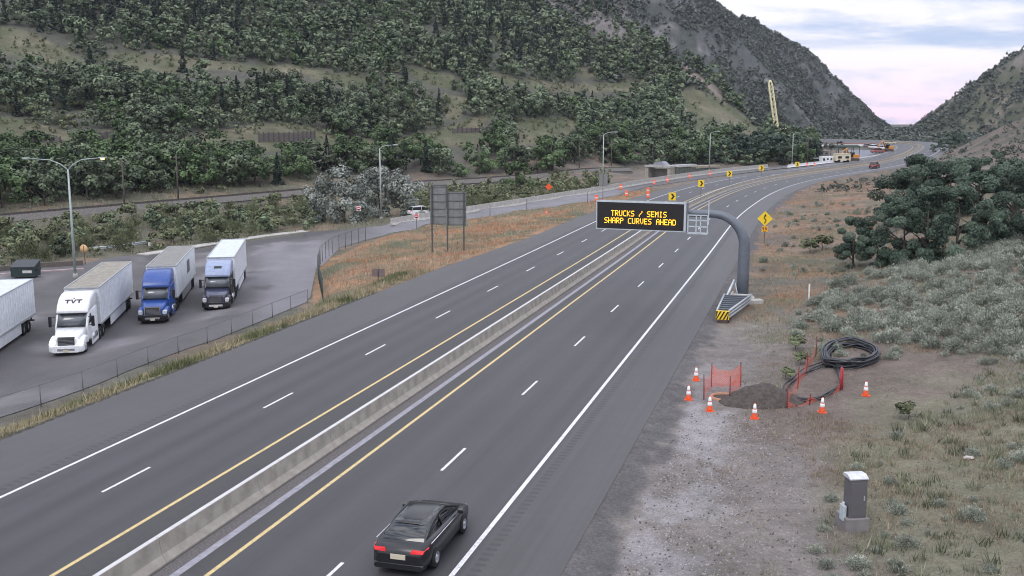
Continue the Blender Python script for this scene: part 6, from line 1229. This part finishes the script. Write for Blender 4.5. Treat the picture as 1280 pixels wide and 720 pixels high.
grass('verge_straw', X[g1], Y[g1], Zg[g1], RNG.uniform(.15, .45, g1.sum()), straw, 7, .28); grass('verge_rust_grass', X[~g1], Y[~g1], Zg[~g1], RNG.uniform(.15, .42, (~g1).sum()), rust, 7, .28)
# weeds beside the fence and dry grass on the island
n = 7000; s = RNG.uniform(20, 125, n); of = LSoff(s)-RNG.uniform(.5, 3.6, n)**1; P = road(s, of); k = RNG.uniform(size=n) < np.clip(.65+fbm(P[:, 0], P[:, 1], 3, 3), .1, 1); P = P[k]; inl = inpoly(LOT, P[:, 0], P[:, 1]); P = P[~inl]; Zg = HG(P[:, 0], P[:, 1])
g1 = fbm(P[:, 0], P[:, 1], 4, 3) > 0; hh = RNG.uniform(.2, .6, len(P)); grass('roadside_weeds', P[g1, 0], P[g1, 1], Zg[g1], hh[g1], leafmat('weed_green', (.06, .07, .035), (.19, .20, .10)), 9, .2); grass('roadside_straw', P[~g1, 0], P[~g1, 1], Zg[~g1], hh[~g1], leafmat('weed_straw', (.19, .165, .105), (.42, .36, .24)), 9, .2)
n = 34000; X = RNG.uniform(-26, 30, n); Y = RNG.uniform(70, 230, n); S, O, D = sd(X, Y); inr = inpoly(RAMP, X, Y) | (polydist(RMID, X, Y) < 3.2) | inpoly(LOT, X, Y); U_, V_ = proj(X, Y, HG(X, Y)); k = (O < LSoff(S)-.5) & (O > -46) & ~inr & (U_ > 396) & (polydist(RMID, X, Y) < 80)
RS_, RO_, RD_ = S, O, D; t_ = np.array([inpoly(np.vstack([RLO[:, :2], [road(s_, -24)for s_ in (240, 200, 160, 130, 108)], [G(404, 380, -1.8)[:2]]]), X, Y)])[0]; k &= t_
X, Y = X[k], Y[k]; Zg = HG(X, Y); f1 = fbm(X, Y, 4, 4); f2 = fbm(X+60, Y, 3, 4)
for nm_, kk, lm_ in (('island_green_grass', f1 > .08, olive), ('island_straw', (f1 <= .08) & (f2 > .05), straw), ('island_rust_grass', (f1 <= .08) & (f2 <= .05), rust)): grass(nm_, X[kk], Y[kk], Zg[kk], RNG.uniform(.15, .5, kk.sum()), lm_, 6, .28)
# loose stones on the gravel shoulder
n = 7000; s = RNG.uniform(18, 84, n); of = 5.0+np.abs(RNG.normal(0, 2.6, n)); P = road(s, of); Zg = HG(P[:, 0], P[:, 1]); VV = []; FF = []; tet = np.array([(1, 0, -.3), (-.6, .8, -.3), (-.5, -.9, -.3), (.1, .1, .6)])
for i in range(n): VV.append(tet*RNG.uniform(.6, 1.4, (4, 3))*RNG.uniform(.02, .06)+np.array([*P[i], Zg[i]+.01])); FF.append(np.array([(0, 1, 3), (1, 2, 3), (2, 0, 3)])+4*i)
tag(mesh_np('loose_stones', np.vstack(VV), np.vstack(FF), mat('stone_grey', (.27, .25, .255), .95, var=.4, scale=9)), kind='stuff')

n = 9000; X = RNG.uniform(-90, 10, n); Y = RNG.uniform(95, 250, n); dl = polydist(np.vstack([LOT, LOT[:1]]), X, Y); d2 = ((X[:, None]-RC[None, :, 0])**2+(Y[:, None]-RC[None, :, 1])**2).min(1); k = ~inpoly(LOT, X, Y) & (dl > 1.5) & ~inpoly(ISL, X, Y) & ~inpoly(RAMP, X, Y) & (polydist(RMID, X, Y) > 4) & (d2 > 14) & (d2 < 4000)
grass('railside_grass', X[k], Y[k], HG(X[k], Y[k]), RNG.uniform(.3, .9, k.sum()), olive, 8, .4)
VV = []; FF = []; n = 2600; s = RNG.uniform(18, 84, n); of = 4.6+np.abs(RNG.normal(0, 6, n)); P = road(s, of); Zg = HG(P[:, 0], P[:, 1])
for i in range(n): VV.append(tet*RNG.uniform(.6, 1.4, (4, 3))*RNG.uniform(.025, .075)+np.array([*P[i], Zg[i]+.01])); FF.append(np.array([(0, 1, 3), (1, 2, 3), (2, 0, 3)])+4*i)
tag(mesh_np('dark_clods', np.vstack(VV), np.vstack(FF), mat('clod_brown', (.085, .07, .062), 1, var=.4, scale=9)), kind='stuff')
# ---- air: a closed box of thin haze round everything
hz = MB(); hz.box((0, 900, 170), (3400, 2400, 380)); hm = bpy.data.materials.new('haze'); hm.use_nodes = True; hm.node_tree.nodes.remove(hm.node_tree.nodes['Principled BSDF']); pv = hm.node_tree.nodes.new('ShaderNodeVolumePrincipled'); pv.inputs['Color'].default_value = (.80, .86, .98, 1); pv.inputs['Density'].default_value = .00007; pv.inputs['Anisotropy'].default_value = .2
hm.node_tree.links.new(pv.outputs[0], hm.node_tree.nodes['Material Output'].inputs['Volume']); ho = hz.build('haze', hm); tag(ho, kind='stuff')
